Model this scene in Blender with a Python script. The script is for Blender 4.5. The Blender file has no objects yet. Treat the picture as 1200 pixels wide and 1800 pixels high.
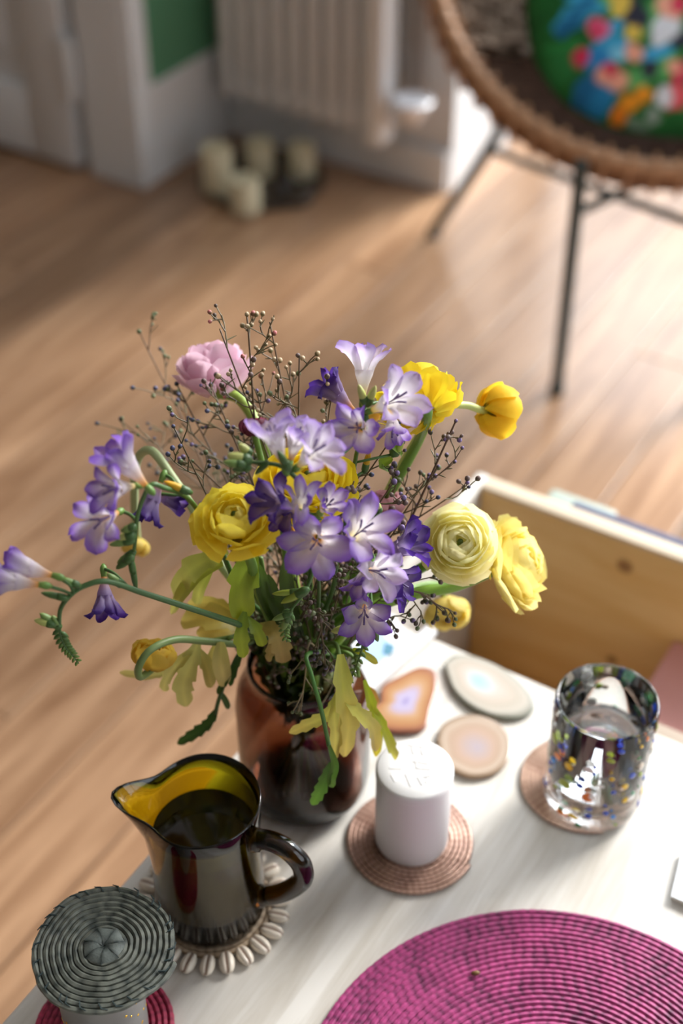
import bpy, bmesh, math, random
from mathutils import Vector, Matrix, noise
R_ = math.radians
random.seed(7)
scene = bpy.context.scene
COL = scene.collection

# ------------------------------------------------------------------ camera
CAM_H, PITCH, YAW, F = 1.35, R_(40), R_(31.5), 2500.0
cam_d = bpy.data.cameras.new('camera')
cam = bpy.data.objects.new('camera', cam_d); COL.objects.link(cam)
cam.location = (0, 0, CAM_H); cam.rotation_euler = (R_(90) - PITCH, 0, YAW)
cam_d.sensor_fit = 'HORIZONTAL'; cam_d.sensor_width = 24.0; cam_d.lens = 50.0
cam_d.clip_start = 0.02; cam_d.clip_end = 60
cam_d.dof.use_dof = True; cam_d.dof.focus_distance = 0.915; cam_d.dof.aperture_fstop = 3.0
scene.camera = cam

# ------------------------------------------------------------------ world, light, exposure
w = bpy.data.worlds.new('world'); scene.world = w; w.use_nodes = True
bg = w.node_tree.nodes['Background']
bg.inputs['Color'].default_value = (0.80, 0.90, 1.0, 1); bg.inputs['Strength'].default_value = 3.0

def area(name, loc, size, size_y, power, direction, col=(1, 1, 1)):
    l = bpy.data.lights.new(name, 'AREA'); l.shape = 'RECTANGLE'; l.size = size; l.size_y = size_y
    l.energy = power; l.color = col
    o = bpy.data.objects.new(name, l); COL.objects.link(o); o.location = loc
    o.rotation_euler = Vector(direction).to_track_quat('-Z', 'Y').to_euler()
    return o
area('balcony_daylight', (0.12, 2.87, 1.50), 2.56, 2.15, 48, (0, -1, -0.2), (0.94, 0.97, 1.0))
area('added_side_fill', (2.32, 0.9, 1.75), 1.6, 1.5, 4, (-1, 0, -0.15), (0.93, 0.97, 1.0))  # fill lamp added at a made-up, unseen side opening
sl = bpy.data.lights.new('sun', 'SUN'); sl.energy = 6.4; sl.angle = R_(22); sl.color = (1.0, 0.975, 0.93)
so = bpy.data.objects.new('sun', sl); COL.objects.link(so)
so.rotation_euler = Vector((-0.34, -1.0, -0.66)).to_track_quat('-Z', 'Y').to_euler()
scene.view_settings.view_transform = 'Standard'; scene.view_settings.look = 'None'
scene.view_settings.gamma = 1.0; scene.view_settings.use_curve_mapping = False
scene.view_settings.exposure = -0.12
scene.cycles.use_denoising = True
scene.cycles.max_bounces = 14; scene.cycles.transmission_bounces = 12; scene.cycles.transparent_max_bounces = 12
scene.cycles.caustics_reflective = False

# ------------------------------------------------------------------ pixel helpers (1200 x 1800 photograph -> world)
CP, SP, CY, SY = math.cos(PITCH), math.sin(PITCH), math.cos(YAW), math.sin(YAW)
def cw(x, y, z): return Vector((x * CY - y * SY, x * SY + y * CY, z))     # camera-heading frame -> world
def ray(px, py):
    a = (px - 600) / F; b = (py - 900) / F
    return (a, CP - b * SP, -SP - b * CP)
def at(px, py, h=0.0):
    d = ray(px, py); t = (h - CAM_H) / d[2]; return cw(d[0] * t, d[1] * t, h)
def atY(px, py, Y):
    d = ray(px, py); t = Y / d[1]; return cw(d[0] * t, Y, CAM_H + d[2] * t)
def depth(p):
    q = Vector((p[0] * CY + p[1] * SY, -p[0] * SY + p[1] * CY, p[2] - CAM_H)); return q.y * CP - q.z * SP
def D(r, u, t):                                                          # direction: right, up, towards the viewer's side
    v = cw(r, 0, 0) + cw(0, SP, CP) * u - cw(0, CP, -SP) * t
    return v.normalized()
def px2m(n, p): return n * depth(p) / F
TZ = 0.45                                                                # table top height

# ------------------------------------------------------------------ colours and materials
def lin(c): c /= 255.0; return c / 12.92 if c <= 0.04045 else ((c + 0.055) / 1.055) ** 2.4
def C(r, g, b): return (lin(r), lin(g), lin(b))
def mix(a, b, t): t = max(0, min(1, t)); return tuple(a[i] + (b[i] - a[i]) * t for i in range(3))
def new_mat(name):
    m = bpy.data.materials.new(name); m.use_nodes = True
    return m, m.node_tree, m.node_tree.nodes['Principled BSDF']
def add_noise_bump(nt, b, scale, strength, dist=0.001, coord='Object', stretch=None, detail=3):
    tc = nt.nodes.new('ShaderNodeTexCoord'); n = nt.nodes.new('ShaderNodeTexNoise'); bu = nt.nodes.new('ShaderNodeBump')
    n.inputs['Scale'].default_value = scale; n.inputs['Detail'].default_value = detail
    if stretch:
        mp = nt.nodes.new('ShaderNodeMapping'); mp.inputs['Scale'].default_value = stretch
        nt.links.new(tc.outputs[coord], mp.inputs[0]); nt.links.new(mp.outputs[0], n.inputs['Vector'])
    else: nt.links.new(tc.outputs[coord], n.inputs['Vector'])
    bu.inputs['Strength'].default_value = strength; bu.inputs['Distance'].default_value = dist
    nt.links.new(n.outputs['Fac'], bu.inputs['Height']); nt.links.new(bu.outputs[0], b.inputs['Normal'])
    return n
def plain(name, col, rough=0.5, metal=0.0, bump=None, var=0.0, vscale=8, stretch=None, **kw):
    m, nt, b = new_mat(name)
    b.inputs['Base Color'].default_value = (*col, 1); b.inputs['Roughness'].default_value = rough; b.inputs['Metallic'].default_value = metal
    for k, v in kw.items(): b.inputs[k.replace('_', ' ')].default_value = v
    if bump: add_noise_bump(nt, b, bump[0], bump[1], bump[2] if len(bump) > 2 else 0.001, stretch=stretch)
    if var:
        tc = nt.nodes.new('ShaderNodeTexCoord'); n = nt.nodes.new('ShaderNodeTexNoise'); n.inputs['Scale'].default_value = vscale; n.inputs['Detail'].default_value = 4
        mp = nt.nodes.new('ShaderNodeMapping'); mp.inputs['Scale'].default_value = stretch or (1, 1, 1)
        nt.links.new(tc.outputs['Object'], mp.inputs[0]); nt.links.new(mp.outputs[0], n.inputs['Vector'])
        r = nt.nodes.new('ShaderNodeValToRGB'); e = r.color_ramp.elements
        e[0].position = 0.3; e[1].position = 0.7
        e[0].color = (*[c * (1 - var) for c in col], 1); e[1].color = (*[min(1, c * (1 + var)) for c in col], 1)
        nt.links.new(n.outputs['Fac'], r.inputs[0]); nt.links.new(r.outputs[0], b.inputs['Base Color'])
    return m
def vcol(name, rough=0.5, trans=0.0, bump=None, spec=0.5, metal=0.0, sheen=0.0):
    m, nt, b = new_mat(name)
    a = nt.nodes.new('ShaderNodeAttribute'); a.attribute_name = 'Col'
    nt.links.new(a.outputs['Color'], b.inputs['Base Color']); b.inputs['Roughness'].default_value = rough
    b.inputs['Specular IOR Level'].default_value = spec; b.inputs['Metallic'].default_value = metal
    if sheen: b.inputs['Sheen Weight'].default_value = sheen
    if bump: add_noise_bump(nt, b, bump[0], bump[1], bump[2])
    if trans:
        t = nt.nodes.new('ShaderNodeBsdfTranslucent'); mx = nt.nodes.new('ShaderNodeMixShader'); mx.inputs[0].default_value = trans
        nt.links.new(a.outputs['Color'], t.inputs['Color'])
        nt.links.new(b.outputs[0], mx.inputs[1]); nt.links.new(t.outputs[0], mx.inputs[2])
        nt.links.new(mx.outputs[0], nt.nodes['Material Output'].inputs['Surface'])
    return m
def glass(name, col, ior=1.5, rough=0.0):
    m, nt, b = new_mat(name)
    b.inputs['Base Color'].default_value = (*col, 1); b.inputs['Roughness'].default_value = rough
    b.inputs['Transmission Weight'].default_value = 1.0; b.inputs['IOR'].default_value = ior
    return m
def dyed_glass(name, col, density, ior=1.5):
    m = glass(name, (1, 1, 1), ior); nt = m.node_tree
    v = nt.nodes.new('ShaderNodeVolumeAbsorption'); v.inputs['Color'].default_value = (*col, 1); v.inputs['Density'].default_value = density
    nt.links.new(v.outputs[0], nt.nodes['Material Output'].inputs['Volume']); return m
def wood(name, dark, light, stretch, scale=6, rough=0.4, rough_var=0.12, per_object=0.0, bump=0.25, pos=(0.3, 0.72)):
    """long streaky grain; per_object tints each piece of its own"""
    m, nt, b = new_mat(name); N = nt.nodes.new; L = nt.links.new
    tc = N('ShaderNodeTexCoord'); mp = N('ShaderNodeMapping'); mp.inputs['Scale'].default_value = stretch
    oi = N('ShaderNodeObjectInfo'); ad = N('ShaderNodeVectorMath'); ad.operation = 'ADD'
    cm = N('ShaderNodeCombineXYZ'); mu = N('ShaderNodeMath'); mu.operation = 'MULTIPLY'; mu.inputs[1].default_value = 37.0
    L(oi.outputs['Random'], mu.inputs[0]); L(mu.outputs[0], cm.inputs[0]); L(mu.outputs[0], cm.inputs[1])
    L(tc.outputs['Object'], mp.inputs[0]); L(mp.outputs[0], ad.inputs[0]); L(cm.outputs[0], ad.inputs[1])
    n = N('ShaderNodeTexNoise'); n.inputs['Scale'].default_value = scale; n.inputs['Detail'].default_value = 6; n.inputs['Roughness'].default_value = 0.6
    n.inputs['Distortion'].default_value = 0.6
    L(ad.outputs[0], n.inputs['Vector'])
    r = N('ShaderNodeValToRGB'); e = r.color_ramp.elements; e[0].position, e[1].position = pos
    e[0].color = (*dark, 1); e[1].color = (*light, 1); L(n.outputs['Fac'], r.inputs[0])
    out = r.outputs[0]
    if per_object:
        hs = N('ShaderNodeHueSaturation'); mr = N('ShaderNodeMapRange'); mr.inputs[3].default_value = 1 - per_object; mr.inputs[4].default_value = 1 + per_object
        L(oi.outputs['Random'], mr.inputs[0]); L(mr.outputs[0], hs.inputs['Value']); L(out, hs.inputs['Color']); out = hs.outputs[0]
    L(out, b.inputs['Base Color'])
    rr = N('ShaderNodeMapRange'); rr.inputs[3].default_value = rough - rough_var; rr.inputs[4].default_value = rough + rough_var
    L(n.outputs['Fac'], rr.inputs[0]); L(rr.outputs[0], b.inputs['Roughness'])
    bu = N('ShaderNodeBump'); bu.inputs['Strength'].default_value = bump; bu.inputs['Distance'].default_value = 0.001
    L(n.outputs['Fac'], bu.inputs['Height']); L(bu.outputs[0], b.inputs['Normal'])
    return m

# ------------------------------------------------------------------ mesh builder
class MB:
    def __init__(s): s.v = []; s.f = []; s.c = []
    def add(s, vs, fs, col=(1, 1, 1)):
        o = len(s.v); s.v += [Vector(v) for v in vs]; s.f += [tuple(i + o for i in f) for f in fs]
        s.c += list(col) if isinstance(col, list) else [col] * len(vs)
        return s
    def tube(s, pts, rad, n=8, col=(1, 1, 1), cap=True):
        pts = [Vector(p) for p in pts]; k = len(pts)
        rad = rad if isinstance(rad, (list, tuple)) else [rad] * k
        cols = col if isinstance(col, list) else [col] * k
        t0 = (pts[1] - pts[0]).normalized(); up = t0.orthogonal().normalized(); vs = []; cs = []; prev = t0
        for i, p in enumerate(pts):
            t = (pts[min(i + 1, k - 1)] - pts[max(i - 1, 0)]).normalized()
            q = prev.rotation_difference(t); up = (q @ up); up = (up - t * up.dot(t)).normalized(); prev = t
            b = t.cross(up)
            for j in range(n):
                a = 2 * math.pi * j / n; vs.append(p + (up * math.cos(a) + b * math.sin(a)) * rad[i]); cs.append(cols[i])
        fs = [(i * n + j, i * n + (j + 1) % n, (i + 1) * n + (j + 1) % n, (i + 1) * n + j) for i in range(k - 1) for j in range(n)]
        if cap: fs += [tuple(range(n - 1, -1, -1)), tuple((k - 1) * n + j for j in range(n))]
        return s.add(vs, fs, cs)
    def lathe(s, prof, n=32, o=(0, 0, 0), axis=None, col=(1, 1, 1), closed=False, fn=None):
        """prof: (radius, height) points; axis optional direction"""
        o = Vector(o); q = Vector((0, 0, 1)).rotation_difference(Vector(axis)) if axis is not None else None
        vs = []; cs = []; k = len(prof); cols = col if isinstance(col, list) else [col] * k
        for i, (r, h) in enumerate(prof):
            for j in range(n):
                a = 2 * math.pi * j / n; p = Vector((r * math.cos(a), r * math.sin(a), h))
                if fn: p = fn(p, a, i)
                vs.append(o + (q @ p if q else p)); cs.append(cols[i])
        m = k if closed else k - 1
        fs = [(i * n + j, i * n + (j + 1) % n, ((i + 1) % k) * n + (j + 1) % n, ((i + 1) % k) * n + j) for i in range(m) for j in range(n)]
        if not closed:
            if prof[0][0] > 1e-6: fs.append(tuple(range(n - 1, -1, -1)))
            if prof[-1][0] > 1e-6: fs.append(tuple((k - 1) * n + j for j in range(n)))
        return s.add(vs, fs, cs)
    def box(s, lo, hi, bev=0.0, col=(1, 1, 1), mat=None):
        bm = bmesh.new(); bmesh.ops.create_cube(bm, size=1.0)
        lo = Vector(lo); hi = Vector(hi)
        for v in bm.verts: v.co = Vector([lo[i] + (v.co[i] + 0.5) * (hi[i] - lo[i]) for i in range(3)])
        if bev: bmesh.ops.bevel(bm, geom=bm.edges[:], offset=bev, segments=2, affect='EDGES', profile=0.5)
        if mat: bm.transform(mat)
        bm.verts.ensure_lookup_table()
        s.add([v.co.copy() for v in bm.verts], [tuple(v.index for v in f.verts) for f in bm.faces], col); bm.free(); return s
    def ball(s, c, r, col=(1, 1, 1), n=8, m=6, axis=None, squash=1.0, col2=None):
        prof = [(r * math.sin(math.pi * i / m) if 0 < i < m else 0.0, -r * squash * math.cos(math.pi * i / m)) for i in range(m + 1)]
        cols = [mix(col, col2 if col2 else col, i / m) for i in range(m + 1)]
        return s.lathe(prof, n, c, axis, cols)
    def patch(s, nu, nv, fn, colfn=None):
        """fn(u in -1..1, v in 0..1)"""
        vs = []; cs = []
        for j in range(nv + 1):
            for i in range(nu + 1):
                u = -1 + 2 * i / nu; v = j / nv; vs.append(fn(u, v)); cs.append(colfn(u, v) if colfn else (1, 1, 1))
        W = nu + 1
        fs = [(j * W + i, j * W + i + 1, (j + 1) * W + i + 1, (j + 1) * W + i) for j in range(nv) for i in range(nu)]
        return s.add(vs, fs, cs)
    def mesh(s, name, mat, origin=(0, 0, 0), smooth=True):
        me = bpy.data.meshes.new(name); o = Vector(origin)
        me.from_pydata([v - o for v in s.v], [], s.f)
        a = me.color_attributes.new('Col', 'FLOAT_COLOR', 'POINT')
        a.data.foreach_set('color', [x for c in s.c for x in (c[0], c[1], c[2], 1.0)])
        me.polygons.foreach_set('use_smooth', [bool(smooth)] * len(me.polygons))
        if smooth and smooth != 'all': me.set_sharp_from_angle(angle=R_(48))
        if mat: me.materials.append(mat)
        me.update(); return me

def worigin(o):
    v = Vector((0, 0, 0))
    while o: v += o.location; o = o.parent
    return v
def part(name, mb, mat, parent, smooth=True, label=None, kind=None):
    o = bpy.data.objects.new(name, mb.mesh(name, mat, worigin(parent), smooth)); COL.objects.link(o); o.parent = parent
    if label: o['label'] = label
    if kind: o['kind'] = kind
    return o
def tag(o, label, cat, group=None):
    o['label'] = label; o['category'] = cat
    if group: o['group'] = group
    return o
def thing(name, label, cat, loc, group=None):
    o = bpy.data.objects.new(name, None); o.empty_display_size = 0.02; COL.objects.link(o); o.location = loc
    return tag(o, label, cat, group)
def single(name, mb, mat, label, cat, loc, smooth=True, group=None):
    o = bpy.data.objects.new(name, mb.mesh(name, mat, loc, smooth)); COL.objects.link(o); o.location = loc
    return tag(o, label, cat, group)
def struct(name, mb=None, mat=None, smooth=False, parent=None):
    o = bpy.data.objects.new(name, mb.mesh(name, mat, (0, 0, 0), smooth) if mb else None); COL.objects.link(o)
    if parent: o.parent = parent
    else: o['kind'] = 'structure'
    return o
def inst(name, me, parent, loc, rot=None, scale=None):
    o = bpy.data.objects.new(name, me); COL.objects.link(o); o.parent = parent
    o.location = Vector(loc) - worigin(parent)
    if rot is not None: o.rotation_mode = 'QUATERNION'; o.rotation_quaternion = rot
    if scale is not None: o.scale = scale if hasattr(scale, '__len__') else (scale,) * 3
    return o
def smooth_path(pts, sub=6):
    pts = [Vector(p) for p in pts]
    if len(pts) < 3: return [pts[0].lerp(pts[-1], i / sub) for i in range(sub + 1)]
    P = [pts[0] * 2 - pts[1]] + pts + [pts[-1] * 2 - pts[-2]]; out = []
    for i in range(1, len(P) - 2):
        a, b, c, d = P[i - 1:i + 3]
        for k in range(sub):
            t = k / sub
            out.append(0.5 * ((2 * b) + (c - a) * t + (2 * a - 5 * b + 4 * c - d) * t * t + (3 * b - a - 3 * c + d) * t ** 3))
    out.append(pts[-1]); return out
def basis(axis, up=None):
    a = Vector(axis).normalized(); e1 = (Vector(up) if up else a.orthogonal()); e1 = (e1 - a * e1.dot(a)).normalized()
    return a, e1, a.cross(e1)

# ------------------------------------------------------------------ materials
M_wall = plain('white_paint', C(222, 222, 222), 0.55, bump=(60, 0.1))
M_trim = plain('white_gloss_paint', C(224, 226, 228), 0.35)
M_ceil = plain('ceiling_paint', C(235, 233, 230), 0.9)
M_green = plain('green_paint', C(86, 142, 108), 0.45, var=0.06, vscale=3)
M_floor = wood('oak_boards', C(130, 94, 66), C(190, 152, 119), (14, 1.0, 14), 3.0, rough=0.30, rough_var=0.06, per_object=0.24, bump=0.15)
M_floor.node_tree.nodes['Principled BSDF'].inputs['Coat Weight'].default_value = 0.45
M_floor.node_tree.nodes['Principled BSDF'].inputs['Coat Roughness'].default_value = 0.28
M_table = wood('whitewashed_wood', C(180, 172, 160), C(216, 212, 206), (22, 1.6, 22), 2.6, rough=0.42, bump=0.3, pos=(0.25, 0.6))
M_pine = wood('orange_pine', C(232, 186, 118), C(244, 206, 146), (3, 14, 20), 2.0, rough=0.5, bump=0.1)
M_petal = vcol('petal', 0.5, 0.56, bump=(900, 0.12, 0.0004), spec=0.3)
M_leaf = vcol('leaf', 0.45, 0.38, bump=(500, 0.15, 0.0005))
M_stem = vcol('stem', 0.45, 0.0, bump=(300, 0.1, 0.0004))
M_bud = vcol('bud', 0.55)
M_vase = dyed_glass('brown_glass', (0.58, 0.32, 0.13), 640)
M_pitcher = dyed_glass('amber_glass', (0.885, 0.85, 0.0), 1900)
M_clear = glass('clear_glass', (0.97, 0.99, 0.985), 1.48)
M_water = glass('water', (0.985, 0.995, 1.0), 1.33)
M_coffee = plain('black_coffee', (0.004, 0.003, 0.002), 0.05)
M_shell = plain('cowrie_shell', C(222, 208, 190), 0.3, var=0.1, vscale=200)
M_jute = plain('jute', C(176, 152, 124), 0.9, bump=(300, 0.5))
M_weave = vcol('woven_fibre', 0.6, bump=(700, 0.4, 0.0006))
M_copper = vcol('rose_gold_weave', 0.34, metal=0.35, bump=(500, 0.2, 0.0005))
M_ceram = plain('grey_ceramic', C(128, 128, 126), 0.45, bump=(90, 0.15), var=0.12, vscale=30)
M_gold = plain('gold_leaf', C(232, 180, 70), 0.3, 0.8)
M_wax = plain('white_wax', C(232, 230, 230), 0.5)
M_stone = vcol('agate', 0.22)
M_metal = plain('dark_green_metal', C(52, 62, 60), 0.4, 0.3)
M_rattan = plain('rattan', C(176, 132, 96), 0.5, bump=(160, 0.4), var=0.22, vscale=60)
M_dweave = plain('dark_rattan_weave', C(72, 48, 34), 0.85, Specular_IOR_Level=0.2, bump=(120, 0.6), var=0.3, vscale=45)
M_cloth = vcol('printed_cotton', 0.85, bump=(400, 0.2, 0.0006))
M_fur = plain('shaggy_wool', C(158, 140, 124), 0.95, bump=(120, 1.0, 0.004), var=0.2, vscale=40)
M_cream = plain('cream_wax', C(212, 202, 170), 0.6)
M_slate = plain('dark_slate', C(72, 62, 54), 0.5, bump=(60, 0.3))
M_smoke = glass('grey_glass', (0.72, 0.74, 0.77))
M_chip = vcol('glass_chips', 0.2)
M_paper = vcol('paper', 0.5)
M_book = vcol('book_cloth', 0.6)

# ------------------------------------------------------------------ the room
floor = struct('floor', MB().box((-3.2, -2.6, -0.12), (2.6, 3.7, -0.0145)), plain('subfloor', C(60, 42, 30), 0.9))
v0 = -0.52 - 0.117 * 24; PLW = 0.117
for i in range(47):
    x0 = v0 + i * PLW
    if x0 < -3.4 or x0 > 2.5: continue
    y = -2.6 + random.random() * 1.6 - 1.5
    while y < 3.7:
        L = 1.5 + random.random() * 1.0; a = max(y, -2.6); b = min(y + L, 3.7); y += L
        if b - a < 0.05: continue
        pm = MB().box((x0 + 0.0016, a + 0.001, -0.014), (x0 + PLW - 0.0016, b - 0.001, 0.0), 0.0012)
        part('plank', pm, M_floor, floor, smooth=False)
struct('ceiling', MB().box((-3.2, -2.6, 2.72), (2.6, 2.82, 2.85)), M_ceil)
U = 2.345                                                                # face of the wall behind the radiator
VR = -1.178                                                              # reveal of the balcony opening
wb = MB().box((-2.7, U, 0), (VR, 2.82, 2.72)).box((VR, 2.62, 2.62), (1.40, 2.82, 2.72)).box((1.40, U, 0), (2.6, 2.82, 2.72))
struct('wall_back', wb, M_wall)
M_wall2 = plain('bounce_cut_wall_paint', C(150, 150, 142), 0.7)  # unseen walls toned darker to cut the light they bounce back
struct('wall_left', MB().box((-3.3, -2.6, -0.1), (-3.18, 3.7, 2.72)), M_wall2)
wr = MB().box((2.4, -2.6, -0.1), (2.55, 0.0, 2.72)).box((2.4, 1.8, 0), (2.55, 3.7, 2.72)).box((2.4, 0.0, 0), (2.55, 1.8, 0.9)).box((2.4, 0.0, 2.55), (2.55, 1.8, 2.72))
struct('wall_right', wr, M_wall2)
struct('wall_front', MB().box((-3.2, -2.7, -0.1), (2.6, -2.58, 2.72)), M_wall2)
wf = MB()
for z in (0.9, 1.7, 2.5): wf.box((2.42, 0.0, z), (2.48, 1.8, z + 0.05))
for y in (0.0, 0.88, 1.75): wf.box((2.42, y, 0.95), (2.48, y + 0.05, 2.55))
struct('fill_window_1', wf, M_trim)  # unseen window frame, put in to go with the side fill
df = MB().box((VR, 2.76, 0), (VR + 0.05, 2.82, 2.62)).box((1.35, 2.76, 0), (1.40, 2.82, 2.62)).box((VR, 2.76, 2.56), (1.40, 2.82, 2.62)).box((VR, 2.74, 0.0), (1.40, 2.84, 0.03))
struct('door_2', df, M_trim)
# pilaster with the green shutter panel, left of the radiator
NV = -1.722
struct('trim_1', MB().box((-1.845, 2.022, 0), (NV, U, 2.72), 0.006), M_trim)
gp = struct('trim_2', MB().box((NV, 2.065, 0.13), (NV + 0.012, U - 0.01, 2.4), 0.004), M_trim)
# frame around the green panel
tf = MB().box((NV, 2.024, 0.002), (NV + 0.016, 2.075, 2.5), 0.004).box((NV, 2.02, 0.002), (NV + 0.018, U - 0.002, 0.205), 0.004)
struct('trim_3', tf, M_trim)
gpan = struct('trim_4', MB().box((NV + 0.008, 2.07, 0.19), (NV + 0.014, U - 0.012, 2.38)), M_green)
# door leaf left of the pilaster with a recessed panel; the dark joint shows between them
door = struct('door_1', MB().box((-2.72, 2.03, 0.012), (-1.867, 2.07, 2.3), 0.004), M_trim)
dl = MB()
for lo, hi in (((-2.72, 2.012, 0.012), (-2.6, 2.032, 2.3)), ((-1.985, 2.012, 0.012), (-1.867, 2.032, 2.3)), ((-2.6, 2.012, 0.012), (-1.985, 2.032, 0.16))): dl.box(lo, hi, 0.006)
part('door_rail', dl, M_trim, door)
part('door_panel', MB().box((-2.55, 2.018, 0.22), (-2.03, 2.036, 1.0), 0.012), M_trim, door)
part('hinge', MB().tube([(-1.857, 2.010, 0.165), (-1.857, 2.010, 0.29)], 0.0105, 12).box((-1.878, 2.005, 0.17), (-1.838, 2.014, 0.285), 0.002), M_trim, door)
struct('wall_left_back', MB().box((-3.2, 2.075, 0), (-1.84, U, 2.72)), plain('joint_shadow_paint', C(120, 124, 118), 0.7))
struct('baseboard_back', MB().box((NV + 0.02, U - 0.018, 0.001), (VR - 0.004, U, 0.085), 0.004), M_trim)
struct('baseboard_right', MB().box((2.385, -2.5, 0.001), (2.4, 3.4, 0.09), 0.004), M_trim)

# radiator hanging in front of the back wall
RU = 2.27
rad = thing('radiator', 'white column radiator hanging low on the wall behind the candle tray', 'radiator', (-1.5, RU, 0.12))
x = -1.668
while x < -1.345:
    m = MB().box((x, RU - 0.028, 0.125), (x + 0.030, RU + 0.03, 1.0), 0.013)
    part('column', m, M_trim, rad); x += 0.0415
part('end_column', MB().box((-1.335, RU - 0.035, 0.105), (-1.282, RU + 0.035, 1.0), 0.016), M_trim, rad)
part('bottom_rail', MB().tube([(-1.66, RU + 0.005, 0.15), (-1.30, RU + 0.005, 0.15)], 0.02, 10), M_trim, rad)
vm = MB(); vp = Vector((-1.232, RU + 0.0, 0.205))
vm.lathe([(0.0, -0.045), (0.012, -0.042), (0.020, -0.03), (0.036, -0.004), (0.040, 0.004), (0.034, 0.008), (0.010, 0.0), (0, 0.0)], 20, vp)
vm.tube([vp + Vector((0, 0, -0.02)), vp + Vector((-0.07, 0, -0.06))], 0.009, 8)
part('valve', vm, plain('white_valve', C(240, 242, 248), 0.3), rad, label='white cup-shaped valve')
part('supply_pipe', MB().tube([(-1.262, RU + 0.055, 0.2), (-1.262, RU + 0.055, 1.0)], 0.009, 8), plain('grey_pipe', C(140, 136, 132), 0.4), rad)
# fringed curtain edge beside the green panel
fr = MB()
for k in range(34):
    z = 0.30 + k * 0.02
    p = Vector((NV + 0.02, U - 0.04, z))
    fr.tube([p, p + Vector((0.018 + 0.014 * random.random(), -0.012 - 0.02 * random.random(), -0.01)), p + Vector((0.03 + 0.02 * random.random(), -0.02, -0.035))], [0.005, 0.004, 0.002], 5)
fr.tube([(NV + 0.018, U - 0.03, 0.28), (NV + 0.018, U - 0.03, 1.0)], 0.007, 6)
single('curtain_fringe', fr, M_fur if False else plain('white_fringe', C(214, 212, 206), 0.9), 'white fringed curtain edge between the green panel and the radiator', 'curtain', (NV + 0.02, U - 0.03, 0.28))

# candle tray on the floor
TP = at(460, 322, 0)
tr = MB().lathe([(0, 0.001), (0.118, 0.001), (0.126, 0.004), (0.128, 0.016), (0.122, 0.018), (0.116, 0.009), (0, 0.008)], 48, TP)
single('tray', tr, M_slate, 'dark round slate tray on the floor in front of the radiator', 'tray', TP)
def pillar(px, py, r, h, label):
    b = at(px, py, 0.0085)
    e = thing('pillar_candle', label, 'candle', b, 'pillar candles on the floor tray')
    m = MB().lathe([(0, 0), (r, 0), (r, h - 0.004), (r - 0.003, h), (r * 0.75, h - 0.002), (r * 0.4, h - 0.006), (0, h - 0.007)], 28, b)
    part('wax', m, M_cream, e)
    part('wick', MB().tube([b + Vector((0, 0, h - 0.008)), b + Vector((0.001, 0, h + 0.004)), b + Vector((0.003, 0, h + 0.008))], 0.0012, 6), M_slate, e)
pillar(384, 335, 0.031, 0.095, 'tall cream pillar candle at the left of the dark tray')
pillar(432, 368, 0.030, 0.066, 'short cream pillar candle at the front of the dark tray')
pillar(458, 305, 0.029, 0.070, 'cream pillar candle at the back middle of the dark tray')
pillar(531, 308, 0.028, 0.068, 'cream pillar candle at the right back of the dark tray')
b = at(520, 350, 0.0085)
gm = MB().lathe([(0, 0), (0.034, 0), (0.037, 0.006), (0.038, 0.035), (0.0355, 0.035), (0.034, 0.008), (0, 0.006)], 28, b)
single('candle_holder', gm, M_smoke, 'low grey glass candle holder at the right front of the dark tray', 'candle holder', b)

# ------------------------------------------------------------------ rattan chair with cushion
rc = cw(0.52, 2.21, 0.631); RR = 0.38
fa, tl = R_(10), R_(38)
face = cw(-math.sin(fa), -math.cos(fa), 0); nrm = Vector((0, 0, math.cos(tl))) + face * math.sin(tl)
e1 = nrm.cross(Vector((0, 0, 1))).normalized(); e2 = nrm.cross(e1).normalized()
def ringp(t, r=RR, n=0.0): return rc + (e1 * math.cos(t) + e2 * math.sin(t)) * r + nrm * n
fl, bl = at(978, 690, 0), at(762, 415, 0)
chair = thing('rattan_chair', 'round rattan bucket chair on thin dark metal legs by the balcony opening', 'chair', Vector((rc.x, rc.y, 0)))
ts = [2 * math.pi * i / 72 for i in range(73)]
part('rim', MB().tube([ringp(t) for t in ts], 0.0135, 10, cap=False), M_rattan, chair, label='pale rattan rim hoop')
wrapm = MB()
for i in range(260):
    t = 2 * math.pi * i / 260
    c0 = ringp(t, RR - 0.001, -0.022)
    a, b1, b2 = basis(ringp(t + 0.01) - ringp(t))
    if i % 4 == 0: wrapm.tube([c0 + (nrm * math.cos(q) + (c0 - rc).normalized() * math.sin(q)) * (0.016 + 0.020 * abs(math.cos(q))) for q in [2 * math.pi * k / 10 for k in range(11)]], 0.0035, 5, cap=False)
part('binding', wrapm, M_rattan, chair)
part('lower_hoop', MB().tube([ringp(t, RR - 0.002, -0.044) for t in ts], 0.0145, 8, cap=False), plain('brown_rattan', C(138, 92, 58), 0.5, bump=(160, 0.4), var=0.2, vscale=60), chair, label='darker brown lower hoop')
def shell(t, s):                                                         # s 0 rim .. 1 bottom
    r = RR * (1 - s) ** 0.62 * 0.985; n = -0.046 - 0.235 * (1 - (1 - s) ** 1.25)
    return ringp(t, r, n)
sm = MB()
for i in range(72):
    t = 2 * math.pi * i / 72
    sm.tube([shell(t, s) for s in [0, .1, .2, .32, .45, .6, .75, .9]], 0.0062, 5)
for j in range(24):
    s = 0.02 + j * 0.037
    sm.tube([shell(2 * math.pi * i / 60, s) + nrm * (0.004 if i % 2 else -0.004) for i in range(61)], 0.0068, 5, cap=False)
part('basket', sm, M_dweave, chair)
bs = MB(); bs.patch(36, 10, lambda u, v: shell(math.pi * (u + 1), 0.02 + 0.93 * v) - nrm * 0.006)
part('basket_backing', bs, M_dweave, chair)
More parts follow.
